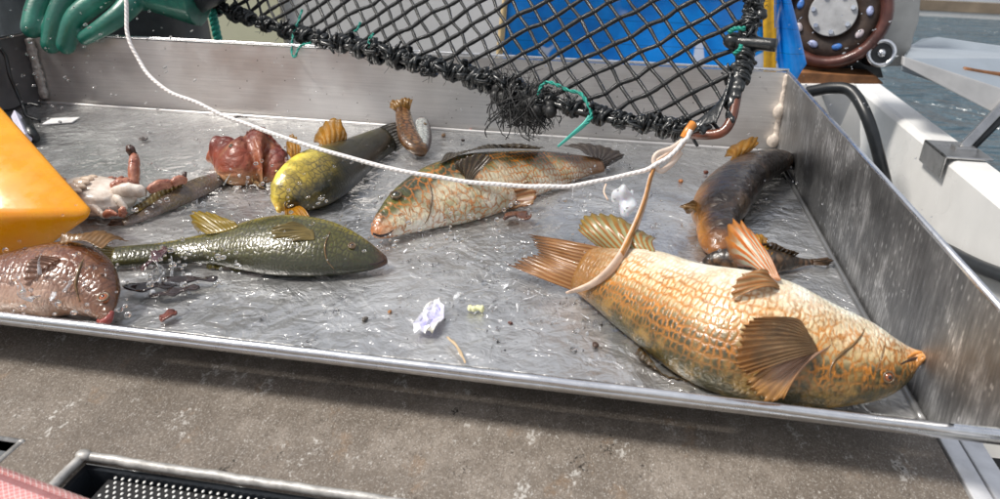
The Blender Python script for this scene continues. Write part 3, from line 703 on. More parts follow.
twist('green_twine', [tn(308, 14), tn(305, 24), tn(300, 36), tn(298, 48), tn(298, 58), tn(301, 61), tn(304, 54), tn(308, 49), tn(313, 48), tn(317, 47)], .0013, M_GREENTW, net)
twist('green_twine', [tn(366, 27), tn(363, 34), tn(360, 36)], .0012, M_GREENTW, net, 20)
twist('green_twine', [tn(379, 38), tn(375, 43), tn(374, 52), tn(378, 40)], .0011, M_GREENTW, net, 30)
twist('green_twine', [tn(543, 102), tn(545, 92), tn(552, 87), tn(562, 90), tn(572, 95), tn(584, 98), tn(590, 106), tn(595, 116), tn(594, 124), tn(587, 130)], .0016, M_GREENTW, net)
b = MB(); b.tube(spline([tn(594, 121), tn(588, 129), tn(575, 140), tn(562, 151)], 20), [.0026] * 8 + list(np.linspace(.0026, .0012, 12)), 8, sq=.6); b.build('green_tail', simple('teal_plastic', (.06, .42, .34), .25, coat=.5), net)
twist('green_twine', [tn(732, 41, .014), tn(738, 38, .015), tn(748, 38, .015)], .0018, M_GREENTW, net, 20)
twist('green_twine', [tn(737, 62, .014), tn(743, 58, .015), tn(744, 54, .015)], .0016, M_GREENTW, net, 20)

# ------------------------------------------------------------------ white hauling line + strap
def line_pt(x, y):  # the line leaves the net corner and swings out toward the viewer on the left
    return atd(x, y, float(np.interp(x, [100, 150, 400, 690], [.62, .61, .545, .535])))
LP = [(126, -40), (126, 0), (127, 22), (132, 48), (146, 72), (168, 90), (205, 108), (250, 127), (310, 146), (370, 163), (420, 174), (470, 182), (520, 186), (560, 186), (600, 181), (630, 174), (655, 165), (672, 152), (684, 140), (690, 131)]
rope = thing('hauling_line', line_pt(640, 170), 'thin white rope sagging across the tray from glove to net corner', 'rope')
def rope_mat(name, lo, hi):
    t = NT(name, rough=.6); a = t.attr('rp'); x, y, z = t.sep(a)
    w = t.math('SINE', t.math('ADD', t.math('MULTIPLY', x, 1500), t.math('MULTIPLY', y, 2.0)))
    t.p(col=t.mix(t.rng(w, -.6, .4), lo, hi), normal=t.bump(w, .0003, .5)); return t.m
P = spline([line_pt(*p) for p in LP], 260); P = P + spline(rng.normal(0, .0006, (34, 3)), 260); L = np.concatenate([[0], np.cumsum(np.linalg.norm(np.diff(P, axis=0), axis=1))])
b = MB(); b.tube(P, .0017 * (1 + .025 * np.sin(L * 1500)), 10)
b.build('rope_line', rope_mat('white_cord', (.70, .66, .63), (.86, .82, .79)), rope, attrs={'rp': ('FLOAT_VECTOR', [[L[i], 2 * PI * j / 10, 0] for i in range(260) for j in range(10)])})
M_STRAP = simple('stained_cream_strap', (.70, .52, .40), .5, grain=.25, gscale=90, bump=.001)
def ribbon(name, pts, w, th, mat, parent, n=40, tw=0):
    b = MB(); P = spline(pts, n); b.tube(P, w, 10, sq=th / np.max(w)); return b.build(name, mat, parent)
ribbon('strap', [atd(x, y, d) for x, y, d in ((683, 140, .541), (672, 148, .538), (657, 154, .537), (654, 163, .538), (661, 171, .540), (672, 163, .542), (681, 152, .543))], .0022, .0016, simple('cream_loop', (.74, .60, .50), .5, grain=.15, gscale=90, bump=.001), rope)
ribbon('knot', [atd(693, 124, .542), atd(688, 131, .54), atd(684, 138, .541)], .0038, .0034, simple('amber_knot', (.72, .26, .04), .35, grain=.3), rope, 14)
ribbon('loose_end', [atd(606, 184, .56), atd(604, 192, .556), atd(608, 200, .552)], .0007, .0007, M_STRAP, rope, 14)

# ------------------------------------------------------------------ orange-yellow tub at the left
def yellow_mat():
    t = NT('amber_plastic', coat=.25, coatr=.15, sss=.25, ssss=.02); o = t.obj(); n = t.noise(o, 26, 6, .65); sc_ = t.noise(t.mapv(o, (1, 1, 1)), 40, 6, .7); t.p(rough=t.rng(sc_, .4, .65, .22, .5))
    t.p(sssr=(1, .5, .05), col=t.mix(t.rng(sc_, .66, .76, 0, .15), t.ramp(n, [(.3, (.84, .27, .002)), (.7, (.93, .38, .004))]), (.95, .55, .12)), normal=t.bump(t.noise(o, 40, 2), .0008, .4)); return t.m
vz = .04
vv = at(103, 214, vz); ea = atd(-70, 22, dep(vv) + .10) - vv; eb = atd(-150, 213, dep(vv) - .04) - vv; ec = atd(-90, 348, dep(vv) + .045) - vv
tub = thing('yellow_tub', vv, 'orange yellow plastic tub corner jutting in at left over the crab', 'tub')
def panel(name, o_, e1, e2, nrm_in, th=.004):
    b = MB(); nu = 14; P = np.array([[o_ + e1 * i / nu + e2 * j / nu for j in range(nu + 1)] for i in range(nu + 1)])
    b.grid(P); o = b.build(name, yellow_m, tub); m = o.modifiers.new('thick', 'SOLIDIFY'); m.thickness = th; m.offset = 1
    return o
yellow_m = yellow_mat()
b = MB(); far = .16
c = [vv, vv + ea, vv + ea + eb, vv + eb]; 
ia = .03
b.add(np.array([vv, vv + ea, vv + ea + eb, vv + eb, vv + ec, vv + ea + ec, vv + ea + eb + ec, vv + eb + ec]), [(0, 1, 2, 3), (0, 3, 7, 4), (0, 4, 5, 1), (4, 7, 6, 5), (1, 5, 6, 2)])
o = b.build('tub_shell', yellow_m, tub, True); m = o.modifiers.new('bev', 'BEVEL'); m.width = .007; m.segments = 4; m.limit_method = 'NONE'; m = o.modifiers.new('thick', 'SOLIDIFY'); m.thickness = .003; m.offset = -1
rim_p = [vv + eb, vv + ea + eb, vv + ea + eb + ec, vv + eb + ec, vv + eb]
MB().tube(rim_p, .004, 8).build('tub_rim', yellow_m, tub)

# ------------------------------------------------------------------ fish builder
class Fish:
    """stations: (ax,ay, bx,by[,lift]) tail -> snout; A = dorsal edge, B = belly edge in the photo;
    tilt = angle of the belly-to-back axis above the floor; rw = half width / half height"""
    def __init__(s, name, label, st, tilt, rw, mat, N=84, K=44, group='fish in the tray', lift=0.0, smooth=14, level=(.15, .3, .3)):
        st = np.array([list(q) + [0] * (5 - len(q)) for q in st], float)
        q = spline(st, N); s.N, s.K = N, K
        mid = (q[:, :2] + q[:, 2:4]) / 2; assert np.isfinite(mid).all(); c = np.array([at(x, y, .015) for x, y in mid]); hh = np.full(N, .02); ti = np.broadcast_to(np.interp(np.linspace(0, 1, N), np.linspace(0, 1, len(np.atleast_1d(tilt))), np.atleast_1d(np.radians(tilt))), (N,))
        rws = np.interp(np.linspace(0, 1, N), np.linspace(0, 1, len(np.atleast_1d(rw))), np.atleast_1d(rw))
        lev = np.interp(np.linspace(0, 1, N), np.linspace(0, 1, len(level)), level); zm = 0.0; zk = np.zeros(N)
        for it in range(36):
            T = np.gradient(c, axis=0); zm = zk.max()
            for i in range(N):
                t = nrm(T[i]); g = nrm(np.cross([0, 0, 1], t))
                pa, pb = proj(c[i] + g * .01), proj(c[i])
                if (pa - pb) @ (q[i, :2] - q[i, 2:4]) < 0: g = -g
                d = math.cos(ti[i]) * g + math.sin(ti[i]) * np.array([0, 0, 1.]); d = nrm(d - t * (d @ t)); m = np.cross(t, d)
                vdir = nrm(c[i] - CC)
                dpx = q[i, :2] - q[i, 2:4]; e = RC.T @ np.array([dpx[0], dpx[1], 0]); nn = nrm(e)
                tt = nrm(t - vdir * (t @ vdir)); n2 = nn - tt * (nn @ tt); n2 = n2 - vdir * (n2 @ vdir)
                nn = nrm(n2) if np.linalg.norm(n2) > .2 else nn
                half = np.linalg.norm(dpx) / 2 * dep(c[i]) / FP * max(.35, abs(nn @ nrm(e)))
                k = math.sqrt((d @ nn) ** 2 + (rws[i] * (m @ nn)) ** 2); hn = half / max(k, .25)
                hh[i] = .5 * hh[i] + .5 * hn
                zc = hh[i] * math.sqrt(d[2] ** 2 + (rws[i] * m[2]) ** 2) * .97; zk[i] = zc; zc = zc + lev[i] * max(0, zm - zc) + .0005 + lift + q[i, 4]
                c[i] = .5 * c[i] + .5 * at(mid[i, 0], mid[i, 1], zc)
            # keep the back bone smooth
            c[1:-1] = .5 * c[1:-1] + .25 * (c[:-2] + c[2:])
        def sm(x, k):
            for _ in range(k):
                y = x.copy(); y[1:-1] = .5 * x[1:-1] + .25 * (x[:-2] + x[2:]); x = y
            return x
        c = sm(c, smooth); hh = np.minimum(sm(hh, 4), hh * 1.15)
        s.c, s.h = c, hh; s.d = np.zeros((N, 3)); s.m = np.zeros((N, 3)); T = np.gradient(c, axis=0)
        for i in range(N):
            t = nrm(T[i]); g = nrm(np.cross([0, 0, 1], t)); pa, pb = proj(c[i] + g * .01), proj(c[i])
            if (pa - pb) @ (q[i, :2] - q[i, 2:4]) < 0: g = -g
            d = math.cos(ti[i]) * g + math.sin(ti[i]) * np.array([0, 0, 1.]); s.d[i] = nrm(d - t * (d @ t)); s.m[i] = np.cross(t, s.d[i])
        s.d = sm(s.d, 30); s.d /= np.linalg.norm(s.d, axis=1)[:, None]; s.m = np.cross(np.array([nrm(x) for x in sm(T, 30)]), s.d); s.m /= np.linalg.norm(s.m, axis=1)[:, None]
        s.L = np.concatenate([[0], np.cumsum(np.linalg.norm(np.diff(c, axis=0), axis=1))]); s.len = s.L[-1]
        s.w = hh * rws
        a = np.arange(K) * 2 * PI / K
        P = np.zeros((N, K, 3)); fc = np.zeros((N, K, 3)); fn = np.zeros((N, K, 3))
        for i in range(N):
            ca, sa = np.cos(a), np.sin(a)
            pw = .92; sa2 = np.sign(sa) * abs(sa) ** pw
            P[i] = c[i] + hh[i] * ca[:, None] * s.d[i] + s.w[i] * sa2[:, None] * s.m[i]
            qn = 1 - 2 * np.minimum(a, 2 * PI - a) / PI        # +1 back, -1 belly
            fc[i] = np.stack([np.full(K, s.len - s.L[i]), qn * (hh[i] + s.w[i]) * .75, np.zeros(K)], 1)
            fn[i] = np.stack([np.full(K, 1 - s.L[i] / s.len), qn, np.sign(sa)], 1)
        s.P = P; s.root = thing(name, (c[N // 2][0], c[N // 2][1], 0), label, 'fish', group)
        f = [(i * K + j, i * K + (j + 1) % K, (i + 1) * K + (j + 1) % K, (i + 1) * K + j) for i in range(N - 1) for j in range(K)]
        v = P.reshape(-1, 3); tipv = c[-1] + nrm(T[-1]) * s.w[-1] * .5; tail = c[0] - nrm(T[0]) * s.w[0] * .3
        v = np.vstack([v, tipv, tail]); nv = N * K
        f += [((N - 1) * K + j, (N - 1) * K + (j + 1) % K, nv) for j in range(K)] + [((j + 1) % K, j, nv + 1) for j in range(K)]
        fcv = np.vstack([fc.reshape(-1, 3), [[0, 0, 0]], [[s.len, 0, 0]]]); fnv = np.vstack([fn.reshape(-1, 3), [[0, 0, 0]], [[1, 0, 0]]])
        b = MB(); b.add(v, f); s.body = b.build('body', mat, s.root, attrs={'fc': ('FLOAT_VECTOR', fcv), 'fn': ('FLOAT_VECTOR', fnv)})
        s.pp = proj(P.reshape(-1, 3)); s.pd = (P.reshape(-1, 3) - CC) @ RC.T[:, 2]
        aa = np.tile(a, N); hh_ = np.repeat(np.maximum(s.h, 1e-4), K); ww_ = np.repeat(np.maximum(s.w, 1e-4), K); nr = (np.cos(aa) / hh_)[:, None] * np.repeat(s.d, K, 0) + (np.sin(aa) / ww_)[:, None] * np.repeat(s.m, K, 0)
        s.face = (nr * (CC - P.reshape(-1, 3))).sum(1) > 0
    def find(s, px, py, out=0.0):
        """surface point under a picture position, with its normal"""
        d2 = (s.pp[:, 0] - px) ** 2 + (s.pp[:, 1] - py) ** 2
        d2 = np.where(s.face, d2, d2 + 1e6)
        k = int(np.argmin(d2)); i, j = divmod(k, s.K); p = s.P[i, j]
        # refine to the ray at that depth
        p = atd(px, py, float(s.pd[k])) if (s.pp[k, 0] - px) ** 2 + (s.pp[k, 1] - py) ** 2 < 120 else p
        a = 2 * PI * j / s.K; n = nrm(math.cos(a) / max(s.h[i], 1e-4) * s.d[i] + math.sin(a) / max(s.w[i], 1e-4) * s.m[i])
        return p + n * out, n
    def depth_at(s, px, py):
        pc = proj(s.c); i = int(np.argmin(((pc - [px, py]) ** 2).sum(1))); return dep(s.c[i])
    def fin(s, name, base, tip, mat, dd=(0, 0), rays=12, nv=16, bow=.003, ragged=.07, embed=.10, bd=None, ridge=.00035, label=None, surf=False):
        """membrane between a base polyline on the body and a tip polyline; dd = depth offset of the tips (first,last)"""
        nu = rays * 4 + 1
        d0 = [dep(s.find(*p)[0]) if surf else s.depth_at(*p) if bd is None else bd for p in base]
        B0 = spline([atd(*p, d) for p, d in zip(base, d0)], nu)
        dm = np.mean(d0); T0 = spline([atd(x, y, dm + dd[0] + (dd[1] - dd[0]) * k / max(1, len(tip) - 1)) for k, (x, y) in enumerate(tip)], nu)
        T0[:, 2] = np.maximum(T0[:, 2], .0015)
        nn = nrm(np.cross(T0[nu // 2] - B0[nu // 2], B0[-1] - B0[0] + 1e-6)); nn = nn if nn @ (CC - B0[0]) > 0 else -nn
        P = np.zeros((nu, nv + 1, 3)); uv = np.zeros((nu, nv + 1, 3))
        for i in range(nu):
            u = i / (nu - 1); e = 1 - ragged * (.5 + .5 * math.cos(2 * PI * u * rays + PI)) - random.uniform(0, ragged * .5)
            for j in range(nv + 1):
                v = -embed + (1 + embed) * j / nv; vv_ = v * e
                P[i, j] = B0[i] + (T0[i] - B0[i]) * vv_ + nn * (bow * math.sin(PI * max(0, v)) + ridge * math.cos(2 * PI * u * rays) * min(1, max(0, v) * 3 + .2) + (.0016 * math.sin(u * 7 + v * 4) + .0009 * math.sin(u * 17 - v * 6 + len(name))) * max(0, v))
                uv[i, j] = (u, max(0, v), rays)
        b = MB(); b.grid(P); o = b.build(name, mat, s.root, attrs={'uvf': ('FLOAT_VECTOR', uv.reshape(-1, 3))})
        m = o.modifiers.new('thick', 'SOLIDIFY'); m.thickness = .0003; m.offset = 0
        if label: o['label'] = label
        return o
    def eye(s, px, py, r, iris=(.35, .08, .02)):
        p, n = s.find(px, py); px_r = r * dep(p) / FP
        u = nrm(np.cross(n, [0, 0, 1])); v = np.cross(n, u)
        e = MB(); e.ell(p - n * px_r * .25, px_r, [u, v, n], 18, 12); eo = e.build('eye', simple('iris', iris, .12, coat=.8, grain=.4, gscale=900), s.root)
        a = np.linspace(0, 2 * PI, 25); q = MB(); q.tube(p + n * px_r * .32 + (np.cos(a)[:, None] * u + np.sin(a)[:, None] * v) * px_r * .98, px_r * .22, 8, cap=False); q.build('eye_ring', simple('eyelid', (.12, .075, .035), .3, coat=.5, grain=.4, gscale=400), eo)
        q = MB(); q.ell(p + n * px_r * .42, (px_r * .52, px_r * .52, px_r * .36), [u, v, n], 14, 8); q.build('pupil', simple('pupil', (.005, .006, .01), .05, coat=1), eo)
    def strip(s, name, pix, r, mat, out=0.0, sq=.6, n=24):
        pts = [s.find(x, y, out)[0] for x, y in pix]; b = MB(); r = np.asarray(r, float)
        rr = np.interp(np.linspace(0, 1, n), np.linspace(0, 1, r.size), r.ravel()); b.tube(spline(pts, n), rr, 8, sq=sq); return b.build(name, mat, s.root)

def fish_mat(name, back, flank, belly, net, netw=.12, cell=.0055, asp=1.25, rand=.55, netrange=(-1.2, -1.0, .6, 1.0), head=None, head_s=.2, tailc=None, mott=None, mott_amt=.5, mott_scale=60, tail_s=(.78, 1.0), splits=(.0, .45), cell2=None, net2=None, wet=.7, bellyline=.35, head_net=None, rough=.28, sc_bump=.0006, soft=.16):
    t = NT(name, rough=rough + .06, sss=.08, ssss=.006); fc = t.attr('fc'); fn = t.attr('fn')
    s, q, _ = t.sep(fn); o = t.obj()
    wob = t.math('MULTIPLY', t.math('SUBTRACT', t.noise(o, 45, 4, .6), .5), .5); qq = t.math('ADD', q, wob)
    r = t.rng(qq, -.75, -.75 + bellyline * 2); c = t.mix(r, belly, flank); c = t.mix(t.rng(qq, splits[0], splits[1]), c, back)
    fine = t.noise(o, 260, 4, .65)
    if mott: c = t.mix(t.math('MULTIPLY', t.rng(t.noise(o, mott_scale, 5, .65), .45, .62), mott_amt), c, mott)
    warp = t.noise(fc, 85, 4, .6, out='Color'); wv = t.N.new('ShaderNodeVectorMath'); wv.operation = 'MULTIPLY_ADD'; t.L.new(warp, wv.inputs[0]); wv.inputs[1].default_value = (.014, .014, 0); t.L.new(fc, wv.inputs[2])
    def cells(sz, rn, w, src):
        v = t.mapv(src, (1 / sz, 1 / (sz * asp), 0))
        e = t.vor(v, 1.0, 'DISTANCE_TO_EDGE', rn, dims='2D'); return t.rng(e, w + soft, w - .05), e
    wv2 = t.N.new('ShaderNodeVectorMath'); wv2.operation = 'MULTIPLY_ADD'; t.L.new(t.noise(fc, 150, 3, .6, out='Color'), wv2.inputs[0]); wv2.inputs[1].default_value = (.0055, .0055, 0); t.L.new(fc, wv2.inputs[2])
    m, e = cells(cell, rand, netw, wv2.outputs[0])
    band = t.math('MULTIPLY', t.rng(q, netrange[0], netrange[1]), t.rng(q, netrange[3], netrange[2]))
    cut = t.rng(t.noise(o, 38, 3, .6), .28, .46, .25, 1)
    if head_net:   # anterior: bigger, wormlike lines
        m2, e2 = cells(head_net[0], 1.0, head_net[1], wv.outputs[0])
        ant = t.rng(t.math('ADD', s, t.math('MULTIPLY', wob, .25)), head_net[2] + .06, head_net[2] - .06); m = t.mix(ant, m, m2)
    m = t.math('MULTIPLY', t.math('MULTIPLY', m, band), cut)
    netv = t.mix(t.rng(t.noise(o, 120, 4, .65), .4, .62), net, tuple(x * .62 for x in net)); c = t.mix(t.math('MULTIPLY', m, t.rng(t.noise(o, 170, 3, .6), .3, .5, .45, .95)), c, netv)
    if head: c = t.mix(t.rng(t.math('ADD', s, t.math('MULTIPLY', wob, .12)), head_s, head_s * .25, 0, .85), c, head)
    if tailc: c = t.mix(t.rng(t.math('ADD', s, t.math('MULTIPLY', wob, .35)), tail_s[0], tail_s[1], 0, .95), c, tailc)
    c = t.mix(.35, c, t.ramp(fine, [(.3, (.25, .25, .25)), (.7, (.75, .75, .75))]), 'OVERLAY')
    gl = t.noise(o, 32, 5, .65); t.p(coat=t.math('MULTIPLY', t.rng(gl, .32, .62, .25, 1), wet * .8), coatr=t.rng(t.noise(o, 75, 4), .35, .65, .04, .22))
    t.p(col=c, normal=t.bump(t.math('ADD', t.math('MULTIPLY', t.math('MINIMUM', e, .35), 1.6), t.math('MULTIPLY', fine, .5)), sc_bump, .8)); t.p(coatn=t.bump(t.math('ADD', t.math('MINIMUM', e, .3), t.noise(o, 90, 3)), sc_bump * .9, .7))
    return t.m
def fin_mat(name, rayc, mem, tipc=None, sharp=.35, trans=.5, wet=.25, clear=.28):
    t = NT(name, rough=.32, coat=wet, coatr=.08); a = t.attr('uvf'); u, v, r = t.sep(a)
    n = t.noise(t.obj(), 130, 4, .6)
    w = t.math('COSINE', t.math('ADD', t.math('MULTIPLY', t.math('MULTIPLY', u, r), 2 * PI), t.math('MULTIPLY', t.math('SUBTRACT', n, .5), 3.0)))
    c = t.mix(t.rng(w, -sharp, sharp), mem, rayc)
    if tipc: c = t.mix(t.rng(t.math('ADD', v, t.math('MULTIPLY', n, .3)), .75, 1.12), c, tipc)
    c = t.mix(.5, c, t.ramp(n, [(.3, (.3, .3, .3)), (.7, (.7, .7, .7))]), 'OVERLAY')
    t.p(col=c)
    tr = t.N.new('ShaderNodeBsdfTranslucent'); t.L.new(c, tr.inputs[0]); mx = t.N.new('ShaderNodeMixShader'); mx.inputs[0].default_value = trans
    t.L.new(t.b.outputs[0], mx.inputs[1]); t.L.new(tr.outputs[0], mx.inputs[2])
    tp = t.N.new('ShaderNodeBsdfTransparent'); m2 = t.N.new('ShaderNodeMixShader'); t.sock(m2.inputs[0], t.math('MULTIPLY', t.rng(w, sharp, -sharp), t.rng(n, .2, .7, clear * .5, clear * 1.6)))
    t.L.new(mx.outputs[0], m2.inputs[1]); t.L.new(tp.outputs[0], m2.inputs[2]); t.L.new(m2.outputs[0], t.out.inputs[0]); return t.m
M_LIPDK = simple('dark_mouth', (.03, .012, .008), .3, coat=.5)
M_GILL = simple('gill_edge', (.16, .09, .03), .3, coat=.5, grain=.4, gscale=200)

# --- 1 the big wrasse, belly up, lower right
st = [(571, 290, 600, 247), (593, 306, 628, 248), (620, 328, 660, 250), (650, 352, 695, 261), (682, 376, 730, 267), (715, 392, 765, 273), (750, 400, 798, 282), (785, 404, 828, 296), (820, 404, 855, 308), (850, 400, 880, 319), (876, 393, 900, 330), (897, 381, 914, 340), (913, 368, 923, 349), (923, 360, 928, 355)]
mt = fish_mat('big_wrasse_skin', (.050, .042, .014), (.68, .50, .24), (.84, .84, .72), (.52, .19, .018), netw=.07, cell=.0032, asp=1.3, rand=.45, netrange=(-.80, -.12, .2, .7), soft=.26, head=(.55, .23, .05), head_s=.06, head_net=(.0038, .06, .40), splits=(-.14, .28), mott=(.46, .27, .07), mott_amt=.4, bellyline=.46, tailc=(.26, .12, .03))
f1 = Fish('wrasse', 'largest fish, cream and orange scaled wrasse lying belly up at right', st, -42, [.5, .5, .5, .48, .5, .5], mt, N=110, K=56, level=(.25, .2, .2, .5, .95))
fm_a = fin_mat('orange_striped_fin', (.62, .17, .02), (.72, .74, .58), (.5, .2, .04), trans=.3)
fm_b = fin_mat('olive_striped_fin', (.36, .15, .025), (.42, .42, .20), (.30, .20, .04), trans=.3)
fm_c = fin_mat('brown_glassy_fin', (.30, .19, .10), (.46, .34, .22), (.40, .20, .07), trans=.5, sharp=.8)
fm_d = fin_mat('pink_glassy_fin', (.50, .32, .22), (.64, .48, .38), (.55, .30, .1), trans=.5, sharp=.9)
fm_t = fin_mat('rusty_tail_fin', (.30, .12, .03), (.52, .27, .09), (.22, .11, .05), trans=.35)
f1.fin('caudal_fin', [(573, 291), (588, 270), (601, 247)], [(506, 264), (522, 257), (538, 252), (532, 243), (527, 234)], fm_t, (.02, .03), 13, bow=.003)
f1.fin('anal_fin', [(655, 250), (638, 249), (618, 249), (598, 247)], [(657, 238), (640, 229), (618, 216), (596, 213), (580, 218), (576, 228)], fm_b, (.015, .03), 11, bow=.004)
f1.fin('pelvic_fin', [(779, 276), (772, 275), (764, 275)], [(757, 240), (748, 226), (738, 219), (729, 221), (724, 236), (727, 252), (738, 266)], fm_a, (.025, .035), 7, bow=.003, ridge=.0006)
f1.fin('pelvic_fin', [(784, 291), (778, 284), (768, 279)], [(732, 297), (731, 287), (740, 276), (752, 272)], fin_mat('dull_pelvic', (.40, .17, .05), (.45, .28, .12), trans=.3), (-.008, .0), 6, bow=.006)
f1.fin('pectoral_fin', [(818, 352), (812, 341), (806, 329)], [(744, 376), (735, 366), (733, 348), (737, 331), (748, 320), (764, 315)], fm_c, (-.020, -.018), 13, bow=.005, ridge=.0006, surf=True, embed=.03)
f1.fin('pectoral_fin', [(830, 346), (824, 350), (816, 354)], [(782, 399), (768, 402), (753, 399), (746, 388), (743, 379)], fm_d, (-.016, -.018), 9, bow=.003, ridge=.0006, surf=True, embed=.03)
f1.fin('dorsal_fin', [(640, 346), (680, 376), (730, 398), (790, 404)], [(636, 352), (676, 384), (728, 404), (788, 409)], fin_mat('dorsal_dark', (.16, .09, .03), (.20, .15, .08)), (-.004, -.004), 18)
f1.eye(888, 377, 5.4, (.24, .07, .02))
f1.strip('mouth', [(924, 357), (917, 358), (908, 361), (901, 364)], [.0005, .0009, .0004], M_LIPDK, -.0002)
f1.strip('lip', [(922, 353), (915, 354), (907, 358)], [.0007, .0012, .0005], simple('orange_lip', (.62, .25, .05), .3, coat=.5, grain=.3, gscale=250), .0004)
f1.strip('gill_cover', [(866, 327), (861, 336), (853, 345), (843, 353), (834, 362), (830, 374), (832, 386)], [.0003, .0011, .0014, .0012, .0004], M_GILL, -.0003)
f1.strip('cheek_line', [(889, 333), (884, 348), (880, 362), (876, 372)], [.0004, .0008, .0004], M_GILL, -.0001)

# the strap from the net corner lies over this fish's tail
S1 = [(690, 131, .545), (680, 146, .545), (668, 156, .545), (656, 164, .545), (650, 180, .535), (645, 200, .515), (637, 222, .485)]
d1 = lambda x, y, o: min(.485, dep(f1.find(x, y)[0]) - o)
S1 += [(x, y, d1(x, y, .005)) for x, y in ((629, 240), (622, 254), (612, 268), (600, 279), (586, 287))] + [(566, 293, d1(586, 287, .002))]
ribbon('strap', [atd(x, y, d) for x, y, d in S1], np.interp(np.linspace(0, 1, 60), [0, .15, .3, .5, .75, .93, 1], [.0030, .0040, .0030, .0038, .0040, .0030, .0012]), .0019, M_STRAP, rope, 60)
ribbon('strap', [atd(x, y, d - .003) for x, y, d in S1[3:9]], .0030, .0012, simple('amber_strap', (.42, .19, .05), .35, coat=.3, grain=.35, gscale=80), rope)

# --- 2 the middle wrasse
st = [(602, 158, 601, 172), (584, 154, 578, 177), (556, 150, 553, 187), (528, 148, 525, 197), (500, 148, 498, 210), (478, 150, 476, 219), (455, 156, 455, 226), (432, 165, 436, 231), (412, 178, 418, 236), (397, 192, 402, 240), (385, 207, 390, 242), (376, 220, 381, 241), (371, 230, 374, 238)]
mt = fish_mat('middle_wrasse_skin', (.040, .044, .018), (.60, .52, .36), (.82, .76, .64), (.54, .17, .015), netw=.06, cell=.0042, asp=1.15, rand=.5, netrange=(-1.2, -1.05, .35, .85), head=(.46, .17, .06), head_s=.06, head_net=(.0066, .025, .50), splits=(-.12, .26), mott=(.20, .19, .035), mott_amt=.5, mott_scale=38, bellyline=.2, tailc=(.25, .12, .05))
f2 = Fish('wrasse', 'middle wrasse with orange net pattern and dark back, head pointing left', st, 35, [.4, .42, .45, .48, .5, .5], mt, N=96, K=48)
f2.fin('caudal_fin', [(602, 171), (602, 165), (600, 158), (585, 154)], [(607, 166), (612, 164), (625, 155), (606, 148), (584, 142), (562, 145)], fin_mat('dark_tail', (.05, .032, .022), (.09, .06, .04), trans=.2), (.02, .035), 12)
f2.fin('dorsal_fin', [(440, 163), (470, 151), (500, 148), (540, 149)], [(452, 150), (458, 152), (478, 149), (506, 145), (545, 147)], fin_mat('dorsal_olive', (.05, .04, .03), (.09, .07, .045), trans=.2, wet=.1), (.006, .006), 20, ridge=.0003, bow=.001)
f2.fin('pectoral_fin', [(470, 185), (466, 180), (462, 172)], [(495, 158), (484, 153), (462, 158), (452, 165)], fin_mat('pectoral_dark', (.06, .04, .025), (.11, .085, .055), trans=.3, wet=.2), (-.004, -.004), 9, bow=.002, surf=True, ridge=.0004)
f2.fin('pelvic_fin', [(492, 190), (498, 203), (505, 207)], [(528, 182), (537, 190), (537, 200), (527, 206), (512, 207)], fin_mat('pelvic_rust', (.26, .10, .03), (.46, .28, .14), trans=.35), (-.012, -.018), 7, bow=.003)
f2.eye(396, 196, 5.5, (.06, .06, .03))
f2.strip('mouth', [(373, 234), (380, 236), (388, 234), (394, 230)], [.0014, .0012, .0004], M_LIPDK, -.0003)
f2.strip('gill_cover', [(425, 172), (430, 188), (431, 204), (427, 220), (418, 231)], [.0004, .0012, .0014, .0010, .0004], M_GILL, -.0001)

# --- 3 the green fish, head right
st = [(112, 247, 116, 268), (135, 245, 138, 266), (160, 243, 162, 264), (190, 237, 190, 263), (220, 230, 220, 265), (250, 219, 250, 270), (280, 214, 280, 275), (305, 216, 306, 277), (330, 222, 331, 277), (352, 232, 350, 275), (368, 242, 366, 272), (380, 250, 378, 268), (386, 255, 385, 264)]
mt = fish_mat('green_fish_skin', (.27, .215, .008), (.085, .078, .016), (.025, .026, .014), (.04, .035, .01), netw=.07, cell=.0030, rand=.6, netrange=(-1.2, -1, .9, 1.2), head=(.09, .035, .02), head_s=.06, splits=(.32, .62), mott=(.028, .03, .008), mott_amt=.8, mott_scale=24, bellyline=.22, rough=.22, wet=.9, sc_bump=.0004)
f3 = Fish('green_fish', 'olive green fish lying with its head right beside the pink brown fish', st, 28, [.5, .52, .55, .55], mt, N=90)
f3.fin('dorsal_fin', [(238, 226), (222, 230), (206, 234)], [(236, 223), (216, 214), (202, 211), (192, 214), (191, 223), (198, 233)], fin_mat('golden_fin', (.30, .19, .01), (.36, .26, .03), trans=.35), (.01, .02), 9)
f3.fin('caudal_fin', [(114, 268), (113, 258), (112, 247)], [(92, 282), (88, 262), (92, 238)], fin_mat('olive_tail', (.14, .10, .02), (.2, .16, .05)), (.01, .01), 10)
f3.fin('pectoral_fin', [(312, 240), (310, 232), (305, 226)], [(284, 246), (274, 240), (270, 231), (280, 223)], fin_mat('tan_fin', (.24, .17, .05), (.32, .25, .10), trans=.4, wet=.2), (-.003, -.003), 8, surf=True, ridge=.0004, bow=.002)
f3.fin('pelvic_fin', [(212, 262), (230, 264), (250, 266)], [(206, 266), (222, 270), (246, 272)], fin_mat('olive_small', (.14, .11, .02), (.2, .17, .05)), (-.008, -.008), 8)
f3.eye(352, 246, 3.4, (.16, .09, .04))
f3.strip('mouth', [(384, 261), (376, 264), (369, 264)], [.001, .001, .0004], M_LIPDK, -.0002)
f3.strip('gill_cover', [(330, 232), (325, 246), (327, 260), (334, 269)], [.0004, .001, .001, .0004], M_GILL)

